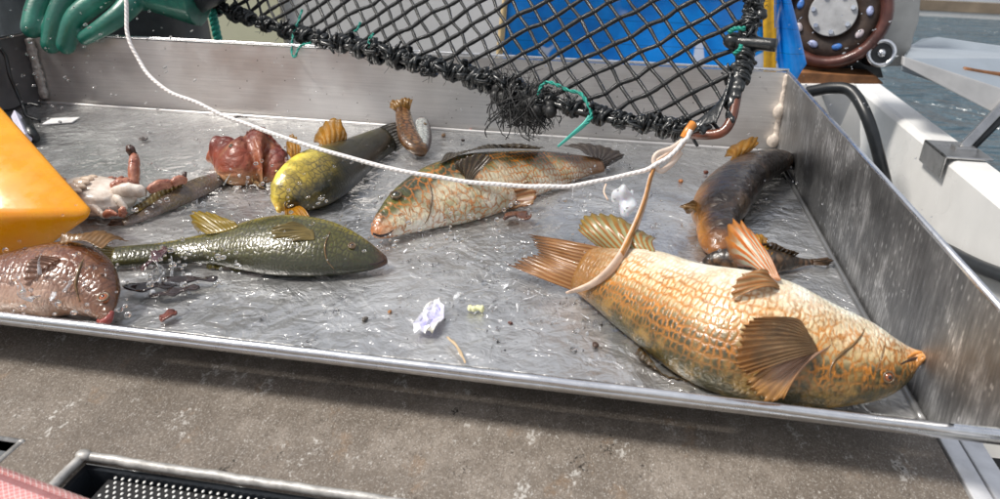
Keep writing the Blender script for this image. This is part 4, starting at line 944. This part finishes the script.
# --- 4 the yellow bellied fish
st = [(396, 150, 378, 128), (378, 163, 355, 136), (360, 181, 333, 143), (344, 196, 312, 148), (325, 207, 296, 155), (308, 213, 285, 166), (294, 216, 278, 180), (284, 217, 276, 195), (280, 216, 277, 207)]
mt = fish_mat('yellow_belly_skin', (.030, .030, .016), (.50, .36, .05), (.92, .74, .10), (.06, .05, .02), netw=.02, cell=.0036, rand=.6, netrange=(-.6, -.3, .9, 1.2), splits=(-.1, .35), mott=(.20, .15, .035), mott_amt=.75, bellyline=.3, tailc=(.028, .027, .018), tail_s=(.14, .46), head=(.70, .45, .08), head_s=.05, rough=.24, wet=.9, sc_bump=.0003)
f4 = Fish('yellow_fish', 'yellow bellied fish with dark flank and orange fins under the white rope', st, -48, [.5, .6, .68, .7], mt, N=80)
fm_o = fin_mat('amber_fin', (.46, .20, .008), (.62, .32, .03), (.40, .20, .02), trans=.4)
f4.fin('anal_fin', [(345, 144), (332, 147), (318, 150)], [(343, 128), (342, 119), (328, 119), (317, 130), (315, 142)], fm_o, (.015, .02), 7)
f4.fin('pelvic_fin', [(299, 156), (294, 161), (290, 164)], [(298, 143), (296, 135), (290, 134), (287, 140), (287, 152)], fm_o, (.0, .008), 5)
f4.fin('pectoral_fin', [(296, 205), (290, 208), (285, 208)], [(312, 220), (304, 222), (288, 221), (285, 216)], fm_o, (-.02, -.02), 7)
f4.fin('caudal_fin', [(397, 151), (388, 140), (378, 128)], [(412, 142), (406, 132), (396, 122)], fin_mat('smoky_tail', (.06, .05, .04), (.14, .125, .10), trans=.3), (.01, .015), 9)
f4.eye(287, 205, 3.2, (.4, .25, .05))

# --- 5 dark brown curved fish at the far right
st = [(790, 158, 788, 167), (780, 151, 779, 172), (766, 149, 769, 178), (750, 151, 759, 186), (735, 156, 752, 194), (720, 164, 748, 203), (707, 175, 746, 212), (698, 188, 744, 221), (694, 202, 741, 230), (696, 219, 741, 241), (702, 236, 735, 252), (709, 247, 727, 258), (716, 255, 721, 260)]
mt = fish_mat('brown_eel_skin', (.016, .009, .006), (.075, .032, .010), (.40, .17, .03), (.02, .012, .008), netw=-.1, cell=.009, rand=1, splits=(-.3, .15), bellyline=.36, mott=(.10, .055, .025), mott_amt=.5, mott_scale=30, head=(.24, .085, .015), head_s=.10, rough=.26, wet=.9, sc_bump=.0016)
st = [(b_[2], b_[3], b_[0], b_[1]) for b_ in st]
f5 = Fish('brown_fish', 'glossy dark brown fish curled near the back right corner', st, 25, [.6, .7, .72, .75, .75], mt, N=84, smooth=6)
f5.fin('pectoral_fin', [(747, 154), (738, 157), (730, 160)], [(759, 141), (757, 135), (740, 141), (728, 148), (726, 156)], fm_o, (.01, .015), 6)
f5.fin('pelvic_fin', [(698, 203), (697, 208), (697, 213)], [(686, 205), (679, 206), (684, 212), (690, 213)], fin_mat('brown_fin', (.2, .10, .02), (.32, .18, .05), trans=.3), (.0, .005), 5)
f5.fin('caudal_fin', [(788, 167), (790, 163), (790, 158)], [(800, 172), (804, 163), (799, 152)], fin_mat('grey_tail', (.16, .11, .10), (.26, .2, .19), trans=.4), (.0, .0), 8)
f5.fin('dorsal_fin', [(757, 184), (748, 196), (745, 214), (740, 232)], [(753, 180), (743, 195), (740, 214), (735, 230)], fin_mat('black_fin', (.02, .015, .01), (.05, .035, .02)), (-.006, -.006), 16)

# --- 6 the small mottled fish behind the big one
st = [(812, 259, 812, 265), (800, 258, 800, 267), (788, 253, 788, 271), (774, 249, 772, 273), (758, 247, 756, 274), (740, 247, 738, 274), (722, 249, 720, 271), (710, 253, 709, 268), (704, 258, 704, 263)]
mt = fish_mat('mottled_fish_skin', (.055, .035, .02), (.11, .06, .03), (.30, .19, .12), (.02, .014, .01), netw=.08, cell=.006, rand=1, netrange=(-.9, -.5, .9, 1.2), splits=(.0, .5), mott=(.018, .012, .008), mott_amt=.9, mott_scale=70, bellyline=.2)
f6 = Fish('mottled_fish', 'small mottled brown fish lying half hidden behind the largest wrasse', st, 55, [.5, .6, .7, .7], mt, N=60, K=32)
f6.fin('caudal_fin', [(812, 265), (812, 262), (812, 259)], [(830, 266), (833, 261), (829, 257)], fin_mat('mottled_tail', (.10, .05, .02), (.2, .12, .06)), (.0, .0), 7)
f6.fin('dorsal_fin', [(795, 256), (775, 249), (755, 247)], [(796, 253), (774, 244), (752, 243)], fin_mat('mottled_dorsal', (.09, .05, .02), (.16, .1, .05)), (.0, .0), 10)
f6.fin('pectoral_fin', [(762, 262), (758, 255), (754, 250)], [(773, 250), (768, 240), (759, 233), (752, 236)], fm_o, (.0, .004), 5)

# --- 7 small fish with its tail in the air
b = None
st = [(396, 108, 409, 104), (396, 117, 411, 112), (397, 129, 414, 122), (400, 142, 418, 132), (408, 152, 423, 141), (418, 156, 427, 144)]
mt = fish_mat('brown_tail_skin', (.10, .045, .018), (.20, .09, .035), (.45, .36, .28), (.05, .025, .01), netw=.08, cell=.005, splits=(.0, .5), mott=(.3, .16, .06), bellyline=.3)
f7 = Fish('small_fish', 'small brown fish with tail raised beside a silvery one', [(*q, z) for q, z in zip(st, (.034, .026, .018, .010, .004, .0))], 10, [.45, .55, .6, .6], mt, N=44, K=28)
f7.fin('caudal_fin', [(397, 113), (403, 111), (410, 110)], [(389, 107), (391, 100), (400, 99), (406, 97), (413, 99)], fin_mat('amber_tail', (.30, .14, .02), (.42, .24, .06), trans=.4), (.0, .0), 7)
st = [(423, 117, 420, 118), (428, 120, 416, 122), (431, 128, 413, 130), (432, 138, 412, 140), (430, 147, 412, 149), (425, 154, 414, 155)]
mt = fish_mat('silver_small_skin', (.09, .06, .055), (.40, .42, .40), (.62, .64, .60), (.2, .2, .2), netw=.04, cell=.004, splits=(.25, .7), head=(.2, .08, .06), head_s=.12, bellyline=.25)
f7b = Fish('small_fish', 'small silvery fish with dark back standing nose up beside a brown tail', [(*q, z) for q, z in zip(st[::-1], (.0, .002, .006, .012, .018, .022))], 0, [.6, .65, .6], mt, N=40, K=28)
f7b.eye(425, 124, 1.6, (.3, .2, .1))

# --- 8 rust red fish
st = [(284, 158, 279, 186), (277, 144, 272, 187), (268, 135, 262, 184), (257, 131, 252, 183), (245, 134, 243, 184), (233, 136, 236, 183), (223, 138, 228, 176), (216, 142, 219, 166), (213, 148, 215, 158)]
mt = fish_mat('rust_red_skin', (.13, .018, .010), (.24, .045, .018), (.50, .30, .15), (.09, .02, .012), netw=-.1, cell=.007, rand=1, netrange=(-.7, -.4, .9, 1.2), splits=(-.1, .4), mott=(.40, .17, .08), mott_amt=.75, mott_scale=24, head=(.34, .10, .045), head_s=.12, bellyline=.16, rough=.42, wet=.4, sc_bump=.0015)
st8 = [(284, 158, 279, 186), (272, 141, 268, 188), (262, 129, 257, 185), (247, 136, 246, 185), (230, 136, 236, 184), (219, 137, 226, 172), (213, 143, 217, 160)]
f8 = Fish('red_fish', 'rust red fish with angular back between the crab and the yellow fish', st8, 40, [.5, .55, .6, .55], mt, N=56, K=36, smooth=3)
f8.fin('dorsal_fin', [(281, 152), (270, 138), (258, 133), (246, 135)], [(286, 155), (273, 138), (261, 128), (247, 133)], fin_mat('red_dorsal', (.14, .03, .02), (.25, .07, .04), trans=.3), (.004, .006), 9)
f8.fin('caudal_fin', [(280, 186), (283, 172), (284, 158)], [(285, 190), (292, 176), (291, 160)], fin_mat('pink_tail', (.36, .17, .13), (.5, .3, .24), trans=.4), (.0, .0), 8)
f8.fin('pectoral_fin', [(247, 168), (243, 164), (240, 158)], [(264, 190), (256, 182), (250, 166)], fin_mat('tan_pect', (.32, .18, .07), (.5, .34, .18), trans=.3), (-.014, -.010), 6)
f8.eye(231, 146, 2.0, (.05, .02, .01))

# --- 9 slim dark fish beside the crab
st = [(122, 219, 124, 226), (138, 211, 142, 222), (155, 200, 160, 215), (172, 189, 178, 208), (190, 180, 196, 200), (206, 174, 211, 192), (218, 172, 221, 184), (228, 174, 229, 179)]
mt = fish_mat('slim_dark_skin', (.06, .035, .02), (.11, .075, .055), (.26, .21, .19), (.03, .02, .015), netw=-.05, cell=.003, rand=.6, splits=(-.1, .4), mott=(.13, .09, .03), mott_amt=.6, bellyline=.25, head=(.22, .22, .23), head_s=.3, wet=1, rough=.15)
f9 = Fish('slim_fish', 'slim dark olive fish lying between the crab and the red fish', st, 20, [.5, .6, .6, .6], mt, N=56, K=32)
f9.fin('dorsal_fin', [(135, 213), (158, 199), (182, 184)], [(132, 208), (154, 192), (180, 178)], fin_mat('olive_dorsal', (.16, .10, .02), (.26, .19, .05), trans=.3), (.004, .004), 12)
f9.fin('caudal_fin', [(124, 226), (123, 222), (122, 219)], [(110, 232), (108, 226), (110, 220)], fin_mat('dk_tail', (.10, .05, .03), (.18, .1, .06)), (.0, .0), 6)
f9.eye(219, 177, 2.2, (.2, .18, .15))

# --- 10 pinkish brown fish in the lower left corner
st = [(-80, 262, -80, 300), (-30, 257, -32, 307), (5, 252, -6, 311), (38, 245, 18, 313), (64, 241, 42, 315), (86, 244, 60, 318), (104, 257, 74, 320), (114, 277, 85, 322), (115, 296, 94, 323), (112, 310, 100, 324), (108, 320, 104, 324)]
mt = fish_mat('pink_brown_skin', (.070, .024, .010), (.15, .05, .024), (.48, .33, .25), (.10, .035, .015), netw=.0, cell=.0036, rand=.6, netrange=(-.5, -.2, .9, 1.2), splits=(.15, .6), mott=(.30, .13, .05), mott_amt=.6, mott_scale=26, bellyline=.42, head=(.12, .045, .018), head_s=.24, wet=1, rough=.15)
f10 = Fish('pink_fish', 'pinkish brown fish with red lips in the near left corner', st, 30, [.5, .55, .6, .62, .6], mt, N=84, smooth=3)
f10.fin('dorsal_fin', [(60, 243), (84, 240), (104, 248)], [(66, 236), (100, 234), (130, 240)], fin_mat('brown_spiny', (.20, .10, .03), (.33, .18, .07), trans=.3), (.01, .015), 10)
f10.fin('pectoral_fin', [(70, 284), (66, 274), (66, 264)], [(30, 296), (22, 278), (26, 262), (40, 254)], fin_mat('rose_fin', (.40, .24, .17), (.55, .38, .3), trans=.45), (-.02, -.02), 9)
f10.fin('caudal_fin', [(-78, 298), (-79, 281), (-80, 264)], [(-128, 316), (-112, 284), (-126, 248)], fin_mat('pink_tail_fin', (.22, .09, .05), (.38, .22, .15)), (.0, .01), 10)
f10.eye(104, 298, 5.0, (.42, .13, .05))
f10.strip('lip', [(99, 321), (103, 323), (108, 320), (112, 312)], [.0016, .0026, .0026, .0012], simple('red_lip', (.26, .045, .035), .25, coat=.6), .0006)
f10.strip('gill_cover', [(88, 252), (80, 268), (76, 285), (80, 302)], [.0005, .0014, .0014, .0005], M_GILL)
b = MB()

# ------------------------------------------------------------------ crab, belly up
cr_ = thing('crab', at(95, 205, 0), 'pale crab on its back with reddish legs beside the yellow tub', 'crab')
def crab_mat(n, lo, hi, sc_=60):
    t = NT(n, rough=.36, coat=.35); o = t.obj(); a = t.noise(o, sc_, 6, .7); f_ = t.vor(o, 520); t.p(col=t.mix(t.rng(f_, .2, .1, 0, .55), t.ramp(a, [(.36, lo), (.62, hi)]), tuple(min(1, x * 1.7) for x in hi)), normal=t.bump(a, .0012, .8)); return t.m
M_CP = crab_mat('crab_cream', (.55, .44, .36), (.82, .76, .68)); M_CR = crab_mat('crab_red', (.26, .075, .045), (.50, .22, .14), 120); M_CD = crab_mat('crab_dark', (.03, .015, .012), (.08, .03, .02), 120)
c0 = at(92, 197, .014); b = MB(); dd0 = dep(c0)
b.ell(c0, (.040, .028, .013)); b.ell(c0 + (0, .002, .006), (.030, .019, .010))
b.ell(c0 + (.012, -.012, .006), (.018, .011, .006)); b.ell(c0 + (-.014, -.010, .006), (.016, .012, .006)); fuse(b.build('shell', M_CP, cr_), .0009, 2)
b = MB()
for k in range(5): b.ell(c0 + (0, -.020 + .0065 * k, .0165 - .0011 * abs(k - 2.5)), (.0105 - .0014 * k, .0037, .0026))
fuse(b.build('abdomen_flap', crab_mat('crab_buff', (.48, .33, .22), (.70, .58, .46), 160), cr_), .0007, 1)
def leg(name, segs, mats):
    pr = None
    for (p0, p1, r0, r1), m in zip(segs, mats):
        b = MB(); A = atd(*p0); B_ = atd(*p1); bend = np.array([0, 0, .0022]); P = spline([A, (A + B_) / 2 + bend, B_], 14)
        prof = np.interp(np.linspace(0, 1, 14), [0, .12, .5, .85, 1], np.array([r0 * .6, r0 * .85, max(r0, r1), r1 * .95, r1 * .7]) * .74)
        b.tube(P, prof * (1 + rng.normal(0, .05, 14)), 9, sq=.68)
        T, N, B3 = frames(P)
        for k in range(9):
            i = rng.integers(2, 12); a = rng.uniform(0, 6.28); q = P[i] + prof[i] * .85 * (math.cos(a) * N[i] + .68 * math.sin(a) * B3[i]); b.ell(q, r0 * rng.uniform(.10, .18), nu=6, nv=4)
        o = b.build(name if pr is None else 'leg_segment', m, cr_ if pr is None else pr)
        pr = pr or o
d_ = dd0
leg('claw', [((112, 190, d_ - .01), (134, 187, d_), .010, .0095), ((134, 186, d_), (135, 156, d_ + .01), .0095, .0085), ((134, 157, d_ + .01), (127, 146, d_ + .008), .006, .003)], [M_CR, M_CR, M_CD])
leg('claw', [((112, 193, d_ - .012), (146, 192, d_ - .01), .0085, .0078), ((148, 191, d_ - .01), (172, 184, d_), .0066, .006), ((172, 184, d_), (187, 181, d_ + .006), .006, .0045), ((184, 181, d_ + .006), (186, 172, d_ + .008), .003, .0016)], [M_CP, M_CR, M_CR, M_CD])
leg('leg', [((114, 197, d_ - .018), (126, 210, d_ - .02), .0055, .005), ((126, 210, d_ - .02), (122, 217, d_ - .02), .0056, .004)], [M_CP, M_CR])
leg('leg', [((106, 187, d_), (118, 181, d_ + .015), .006, .005), ((118, 181, d_ + .015), (128, 184, d_ + .03), .005, .003)], [M_CR, M_CR])
leg('leg', [((88, 208, d_ - .03), (104, 216, d_ - .045), .0055, .0045), ((104, 216, d_ - .045), (118, 215, d_ - .05), .0045, .0025)], [M_CP, M_CR])
leg('leg', [((70, 190, d_), (58, 180, d_ + .02), .0065, .005), ((58, 180, d_ + .02), (50, 192, d_ + .0), .005, .003)], [M_CR, M_CR])

# ------------------------------------------------------------------ weed, scraps, left-hand bits
def frond(name, pts, wid, mat, label, cat, seed=0, n=30, m=5):
    P = spline(pts, n); T, N, B3 = frames(P); r = np.random.default_rng(seed); G = np.zeros((n, m, 3))
    for i in range(n):
        w = wid * math.sin(PI * (i + .6) / n) ** .6 * (1 + .25 * math.sin(i * .9 + seed)); s = np.cross(T[i], [0, 0, 1]); s = nrm(s)
        for j in range(m):
            k = j / (m - 1) * 2 - 1; G[i, j] = P[i] + s * w * k + np.array([0, 0, 1]) * wid * (.22 * math.sin(i * .5 + k * 2 + seed) + .3 * k * k)
    G[..., 2] = np.maximum(G[..., 2], .001)
    b = MB(); b.grid(G); o = b.build(name, mat); x = o.modifiers.new('t', 'SOLIDIFY'); x.thickness = .0012
    return tag(o, label, cat)
M_KELP = simple('dark_kelp', (.030, .018, .016), .2, coat=.8, grain=.6, gscale=90)
frond('kelp_frond', [at(x, y, .004) for x, y in ((124, 288), (145, 290), (165, 286), (190, 282), (218, 281))], .006, M_KELP, 'dark wet kelp strip lying below the green fish', 'seaweed', 1)
frond('kelp_frond', [at(x, y, z) for x, y, z in ((142, 272, .004), (152, 263, .010), (162, 254, .014), (170, 250, .010))], .006, simple('purple_kelp', (.07, .03, .035), .2, coat=.8, grain=.5, gscale=90), 'purplish kelp scrap standing against the green fish', 'seaweed', 2)
frond('kelp_frond', [at(x, y, .004) for x, y in ((150, 297), (168, 295), (185, 291), (200, 288))], .004, M_KELP, 'narrow dark kelp shred nearest the front rim on the left', 'seaweed', 3)
frond('weed_scrap', [at(x, y, .003) for x, y in ((161, 322), (168, 317), (176, 312))], .004, simple('red_weed', (.16, .045, .03), .3, coat=.5, grain=.5), 'small reddish brown scrap near the front rim below the kelp', 'scrap', 4, 14)
frond('weed_scrap', [at(x, y, .005) for x, y in ((504, 220), (514, 216), (526, 218), (531, 217))], .006, M_LEAF, 'dark red oval scrap in front of the middle wrasse belly fin', 'scrap', 5, 16)
frond('weed_scrap', [at(x, y, .003) for x, y in ((447, 338), (456, 346), (462, 356), (465, 364))], .0009, simple('straw', (.50, .38, .24), .5), 'thin straw coloured strand beside the front rim', 'scrap', 6, 16)
frond('weed_scrap', [at(x, y, .003) for x, y in ((231, 120), (239, 117), (247, 118))], .002, M_KELP, 'tiny black shred under the white rope near the back wall', 'scrap', 7, 12)
frond('weed_scrap', [at(x, y, .002) for x, y in ((140, 141), (144, 140), (148, 139))], .004, simple('grey_scrap', (.10, .085, .08), .5), 'small grey shred behind the upright crab claw', 'scrap', 8, 10)
def pellet(px, py, r, col, label, nm='pebble', cat='debris', z=0.0):
    c = at(px, py, r * .6 + z); b = MB()
    for k in range(4): b.ell(c + rng.normal(0, r * .4, 3) * (1, 1, .3), rng.uniform(.6, 1.0, 3) * r, nu=9, nv=6)
    o = fuse(b.build(nm, simple('crumb', col, .45, coat=.3, grain=.4, gscale=400)), r * .22, 2); return tag(o, label, cat)
pellet(595, 344, .0022, (.05, .025, .015), 'dark brown crumb on the floor left of the largest fish')
pellet(365, 319, .0017, (.06, .05, .04), 'grey brown crumb left of the crumpled wrapper')
pellet(390, 312, .0012, (.36, .16, .05), 'orange brown crumb between the grey crumb and the wrapper')
pellet(510, 323, .0012, (.10, .03, .02), 'tiny red brown crumb near the middle of the tray floor')
pellet(681, 181, .0020, (.50, .20, .07), 'orange crumb between the strap and the brown curled fish')
pellet(443, 135, .0022, (.50, .30, .16), 'pale orange crumb near the back wall right of the silvery fish')
pellet(470, 130, .0020, (.35, .14, .10), 'pinkish crumb by the back wall under the net')
pellet(463, 140, .0016, (.08, .05, .04), 'black crumb by the back of the middle wrasse')
pellet(706, 172, .0022, (.16, .05, .03), 'dark red crumb touching the brown curled fish')
# crumpled wrapper
wr_ = MB(); G = np.zeros((9, 7, 3)); wq = [(415, 334), (420, 320), (428, 308), (436, 303)]; we = [(432, 335), (440, 326), (444, 314), (441, 304)]
A = spline([at(x, y, .003) for x, y in wq], 9); B_ = spline([at(x, y, .003) for x, y in we], 9)
for i in range(9):
    for j in range(7): G[i, j] = A[i] + (B_[i] - A[i]) * j / 6 + np.array([0, 0, 1]) * (.0035 * abs(math.sin(j * 1.1 + i * .8)) + rng.uniform(0, .0016)) + rng.normal(0, .0008, 3) * (1, 1, 0)
wr_.grid(G); t = NT('pearly_film', rough=.15, coat=.8); n = t.noise(t.obj(), 70, 3); t.p(col=t.ramp(n, [(.35, (.50, .48, .78)), (.5, (.85, .85, .86)), (.66, (.70, .66, .50))]))
o = wr_.build('wrapper', t.m, smooth=False); x = o.modifiers.new('t', 'SOLIDIFY'); x.thickness = .0006; tag(o, 'crumpled pearly white wrapper lying in the middle of the tray floor', 'wrapper')
b = MB(); c = atd(627, 203, .60)
for k in range(9): b.ell(c + rng.normal(0, 1, 3) * (.006, .004, .006), rng.uniform(.003, .0075, 3), nu=12, nv=8)
for k in range(5): e = rng.normal(0, .009, 3); b.tube(spline([c, c + e * .6, c + e + (0, 0, -.004)], 8), np.linspace(.004, .0012, 8), 6)
t = NT('milky_jelly', rough=.35, coat=.4, sss=.3, ssss=.01, trans=.45); n = t.noise(t.obj(), 60, 3); t.p(col=t.ramp(n, [(.24, (.45, .47, .75)), (.36, (.86, .88, .93))]))
o = fuse(b.build('jelly_blob', t.m), .0018, 6); tag(o, 'milky white jelly blob behind the brown strap', 'jelly')
b = MB()
for k in range(4): b.ell(at(316 + k * 5 - 1, 0, 0) * 0 + at(470 + k * 4, 308 + (k % 2), .003), rng.uniform(.0015, .003, 3), nu=8, nv=6)
tag(fuse(b.build('shell_scrap', simple('pale_yellow', (.75, .74, .42), .3, grain=.2, gscale=300)), .0006, 2), 'pale yellow scrap on the wet floor right of the wrapper', 'scrap')

# cable and plug in the far left corner
cb = thing('corner_cable', at(28, 125, 0), 'thin black cable with a white plug in the far left corner', 'cable')
b = MB(); b.tube(spline([atx(0, 48, .012), atx(6, 58, .014), atx(10, 76, .018), aty(17, 92, .40), aty(24, 108, .385), aty(27, 116, .38), aty(40, 121, .38)], 40), .0022, 8)
b.tube(spline([aty(-10, 112, .38), aty(12, 110, .385), aty(27, 104, .39), aty(40, 106, .39)], 20), .0018, 8); b.build('cable', M_HOSE, cb)
b = MB(); P0, P1 = at(16, 116, .014), at(27, 140, .008); b.tube([P0, P1], .0075, 4, sq=.7); b.build('plug', simple('white_plug', (.66, .66, .80), .4), cb, False, .001)
b = MB(); b.tube([at(26, 122, .012), at(34, 138, .008)], .006, 8); b.build('plug_clip', M_BLACKGLOSS, cb)
b = MB(); P = [at(42, 125, .001), at(52, 119, .001), at(80, 118, .001), at(72, 123, .001)]; b.prism(P, (0, 0, .0012)); tag(b.build('label_scrap', simple('white_scrap', (.75, .75, .74), .5), smooth=False), 'flat white paper scrap on the tray floor in the far left corner', 'scrap')

# ------------------------------------------------------------------ water: droplets, splashes, bubbles
BASE = [bmesh.new() for _ in range(1)]
bmesh.ops.create_icosphere(BASE[0], subdivisions=2, radius=1); IV = np.array([v.co[:] for v in BASE[0].verts]); IF = [tuple(v.index for v in f.verts) for f in BASE[0].faces]; BASE[0].free()
def drop(b, p, r, st=1.0, dirv=None):
    s = np.array([r * rng.uniform(.75, 1.1), r * rng.uniform(.75, 1.1), r * rng.uniform(.7, 1.0)])
    v = IV * s
    if st > 1 and dirv is not None:
        d = nrm(dirv); v = v + np.outer(v @ d, d) * (st - 1)
    b.add(v + V3(p), IF)
drops = MB()
# air-borne beads: region (x0,y0,x1,y1), count, radius range, stretch, direction in the picture
REG = [(300, 60, 700, 330, 110, .0004, .0014, 1), (380, 195, 520, 250, 46, .0008, .0023, 1), (520, 150, 640, 235, 46, .0006, .0020, 1), (10, 0, 200, 110, 80, .0006, .0016, 2.2), (60, 110, 330, 230, 90, .0005, .0015, 1.5), (130, 150, 300, 215, 40, .0008, .0022, 1.2),
       (240, 40, 560, 140, 70, .0005, .0011, 2), (560, 90, 800, 210, 80, .0005, .0013, 1.5), (700, 60, 940, 330, 80, .0004, .0010, 1.5), (280, 140, 400, 260, 90, .0005, .0012, 3.2), (0, 235, 130, 315, 60, .0008, .0022, 1.2), (150, 235, 240, 285, 60, .0008, .0022, 1.2), (740, 0, 900, 70, 26, .0006, .0012, 3)]
for x0, y0, x1, y1, n_, ra, rb, st_ in REG:
    for k in range(n_):
        x, y = random.uniform(x0, x1), random.uniform(y0, y1); fl = at(x, y, .002); dmax = min(dep(fl) if fl[2] < CC[2] and dep(fl) > 0 else .8, .86)
        dv = random.uniform(.80, .99) * dmax; p = atd(x, y, dv)
        r = ra + (rb - ra) * random.random() ** 2.2
        dr = RC.T @ np.array([1.0, random.uniform(-.7, -.2), 0]); drop(drops, p, r, random.uniform(1, st_) if st_ > 1 else 1, dr)
for x, y, r in ((487, 163, 5), (456, 163, 4), (375, 202, 5), (523, 247, 4), (390, 240, 3), (564, 200, 5), (584, 196, 3), (504, 210, 4), (431, 246, 5), (462, 240, 4), (450, 232, 3.5), (512, 146, 4), (866, 357, 3), (872, 360, 3), (881, 362, 3.5), (913, 363, 4), (919, 367, 3.5), (873, 375, 3), (878, 371, 3.5), (903, 367, 3), (896, 372, 3), (889, 376, 2.5), (217, 256, 4), (235, 253, 3), (60, 122, 3), (30, 42, 3.2), (27, 54, 3), (23, 75, 3)):
    fl = at(x, y, .004); drop(drops, atd(x, y, dep(fl) * .93 if y > 100 else .8), r * .62 * dep(fl) * .93 / FP if y > 100 else r * .6 * .8 / FP)
# beads standing on the tray floor
for k in range(320):
    x, y = random.uniform(.02, W - .02), random.uniform(.01, D - .02); r = .0006 + .0022 * random.random() ** 3; drop(drops, (x, y, r * .35), r)
for k in range(150):     # beads clinging to the back and side walls
    drop(drops, (random.uniform(.02, W - .02), D - .0004, random.uniform(.008, H - .006)), .0005 + .0009 * random.random() ** 2)
for k in range(800):
    z = random.uniform(.006, H - .006); drop(drops, (W - .0002, random.uniform(.02, D - .02), z), .0003 + .0007 * random.random() ** 3, random.uniform(1, 3), (0, 0, 1))
tag(drops.build('water_droplets', M_WATER, fixn=False), kind='stuff')
# splashes: crumpled clear sheets and strings of water
def splash(name, pts, spread, count, r0, r1, vox, z0=.004, z1=.02):
    b = MB()
    for k in range(count):
        px, py = random.choice(pts); c = at(random.gauss(px, spread), random.gauss(py, spread * .6), random.uniform(.0005, z0)); q = random.random()
        if q < .45:      # a curled sheet of water
            r = random.uniform(r0, r1); d = nrm(rng.normal(0, 1, 3) * (1, .6, .5)); u = nrm(np.cross(d, rng.normal(0, 1, 3))); b.ell(c, (r * random.uniform(2, 4.5), r * random.uniform(1, 2), r * .45), [d, u, np.cross(d, u)], 10, 6)
        elif q < .8: b.ell(c + (0, 0, random.uniform(0, z1)), random.uniform(r0, r1), nu=8, nv=6)
        else:
            e = c + np.append(rng.normal(0, .007, 2), random.uniform(.2, 1) * z1); b.tube(spline([c, (c + e) / 2 + rng.normal(0, .002, 3), e], 8), np.linspace(r1, r0 * .4, 8) * .6, 6); b.ell(e, r0, nu=8, nv=6)
    o = fuse(b.build(name, M_FOAM), vox, 2); o['kind'] = 'stuff'; return o
splash('splash_water', [(168, 262), (180, 268), (165, 280), (185, 285), (150, 292)], 9, 26, .0010, .0024, .0007)
splash('splash_water', [(40, 280), (60, 292), (30, 300), (70, 270), (52, 268)], 12, 30, .0010, .0024, .0008, .03, .02)
splash('splash_water', [(190, 190), (205, 195), (215, 185), (240, 185)], 8, 24, .0008, .0018, .0007)
splash('splash_water', [(860, 392), (872, 398), (846, 398), (888, 392)], 8, 46, .0006, .0016, .0005, .004, .014)
splash('splash_water', [(455, 240), (420, 246), (520, 236), (585, 330), (560, 320)], 10, 40, .0005, .0011, .0005, .002, .006)
splash('splash_water', [(500, 250), (495, 270), (515, 300), (540, 290), (478, 300), (520, 275)], 14, 60, .0005, .0011, .0005, .002, .008)
splash('splash_water', [(610, 155), (625, 150), (600, 215), (580, 205)], 9, 26, .0005, .0013, .0005, .004, .016)
# thin strings of water lying on the wet floor
b = MB()
for k in range(230):
    x, y = random.choice([(random.uniform(440, 620), random.uniform(235, 330)), (random.uniform(250, 620), random.uniform(250, 360)), (random.uniform(560, 660), random.uniform(150, 260)), (random.uniform(180, 330), random.uniform(180, 230))])
    c = at(x, y, .0008); a = random.uniform(0, 6.28); l = random.uniform(.006, .022)
    pts = [c + np.array([math.cos(a) * l * t + random.gauss(0, .0018), math.sin(a) * l * t * .6 + random.gauss(0, .0018), 0]) for t in (-.5, -.25, 0, .25, .5)]
    b.tube(spline(pts, 14), np.sin(np.linspace(.15, PI - .15, 14)) * random.uniform(.0003, .0010), 6)
o = b.build('floor_ripples', M_WATER, fixn=False); o['kind'] = 'stuff'
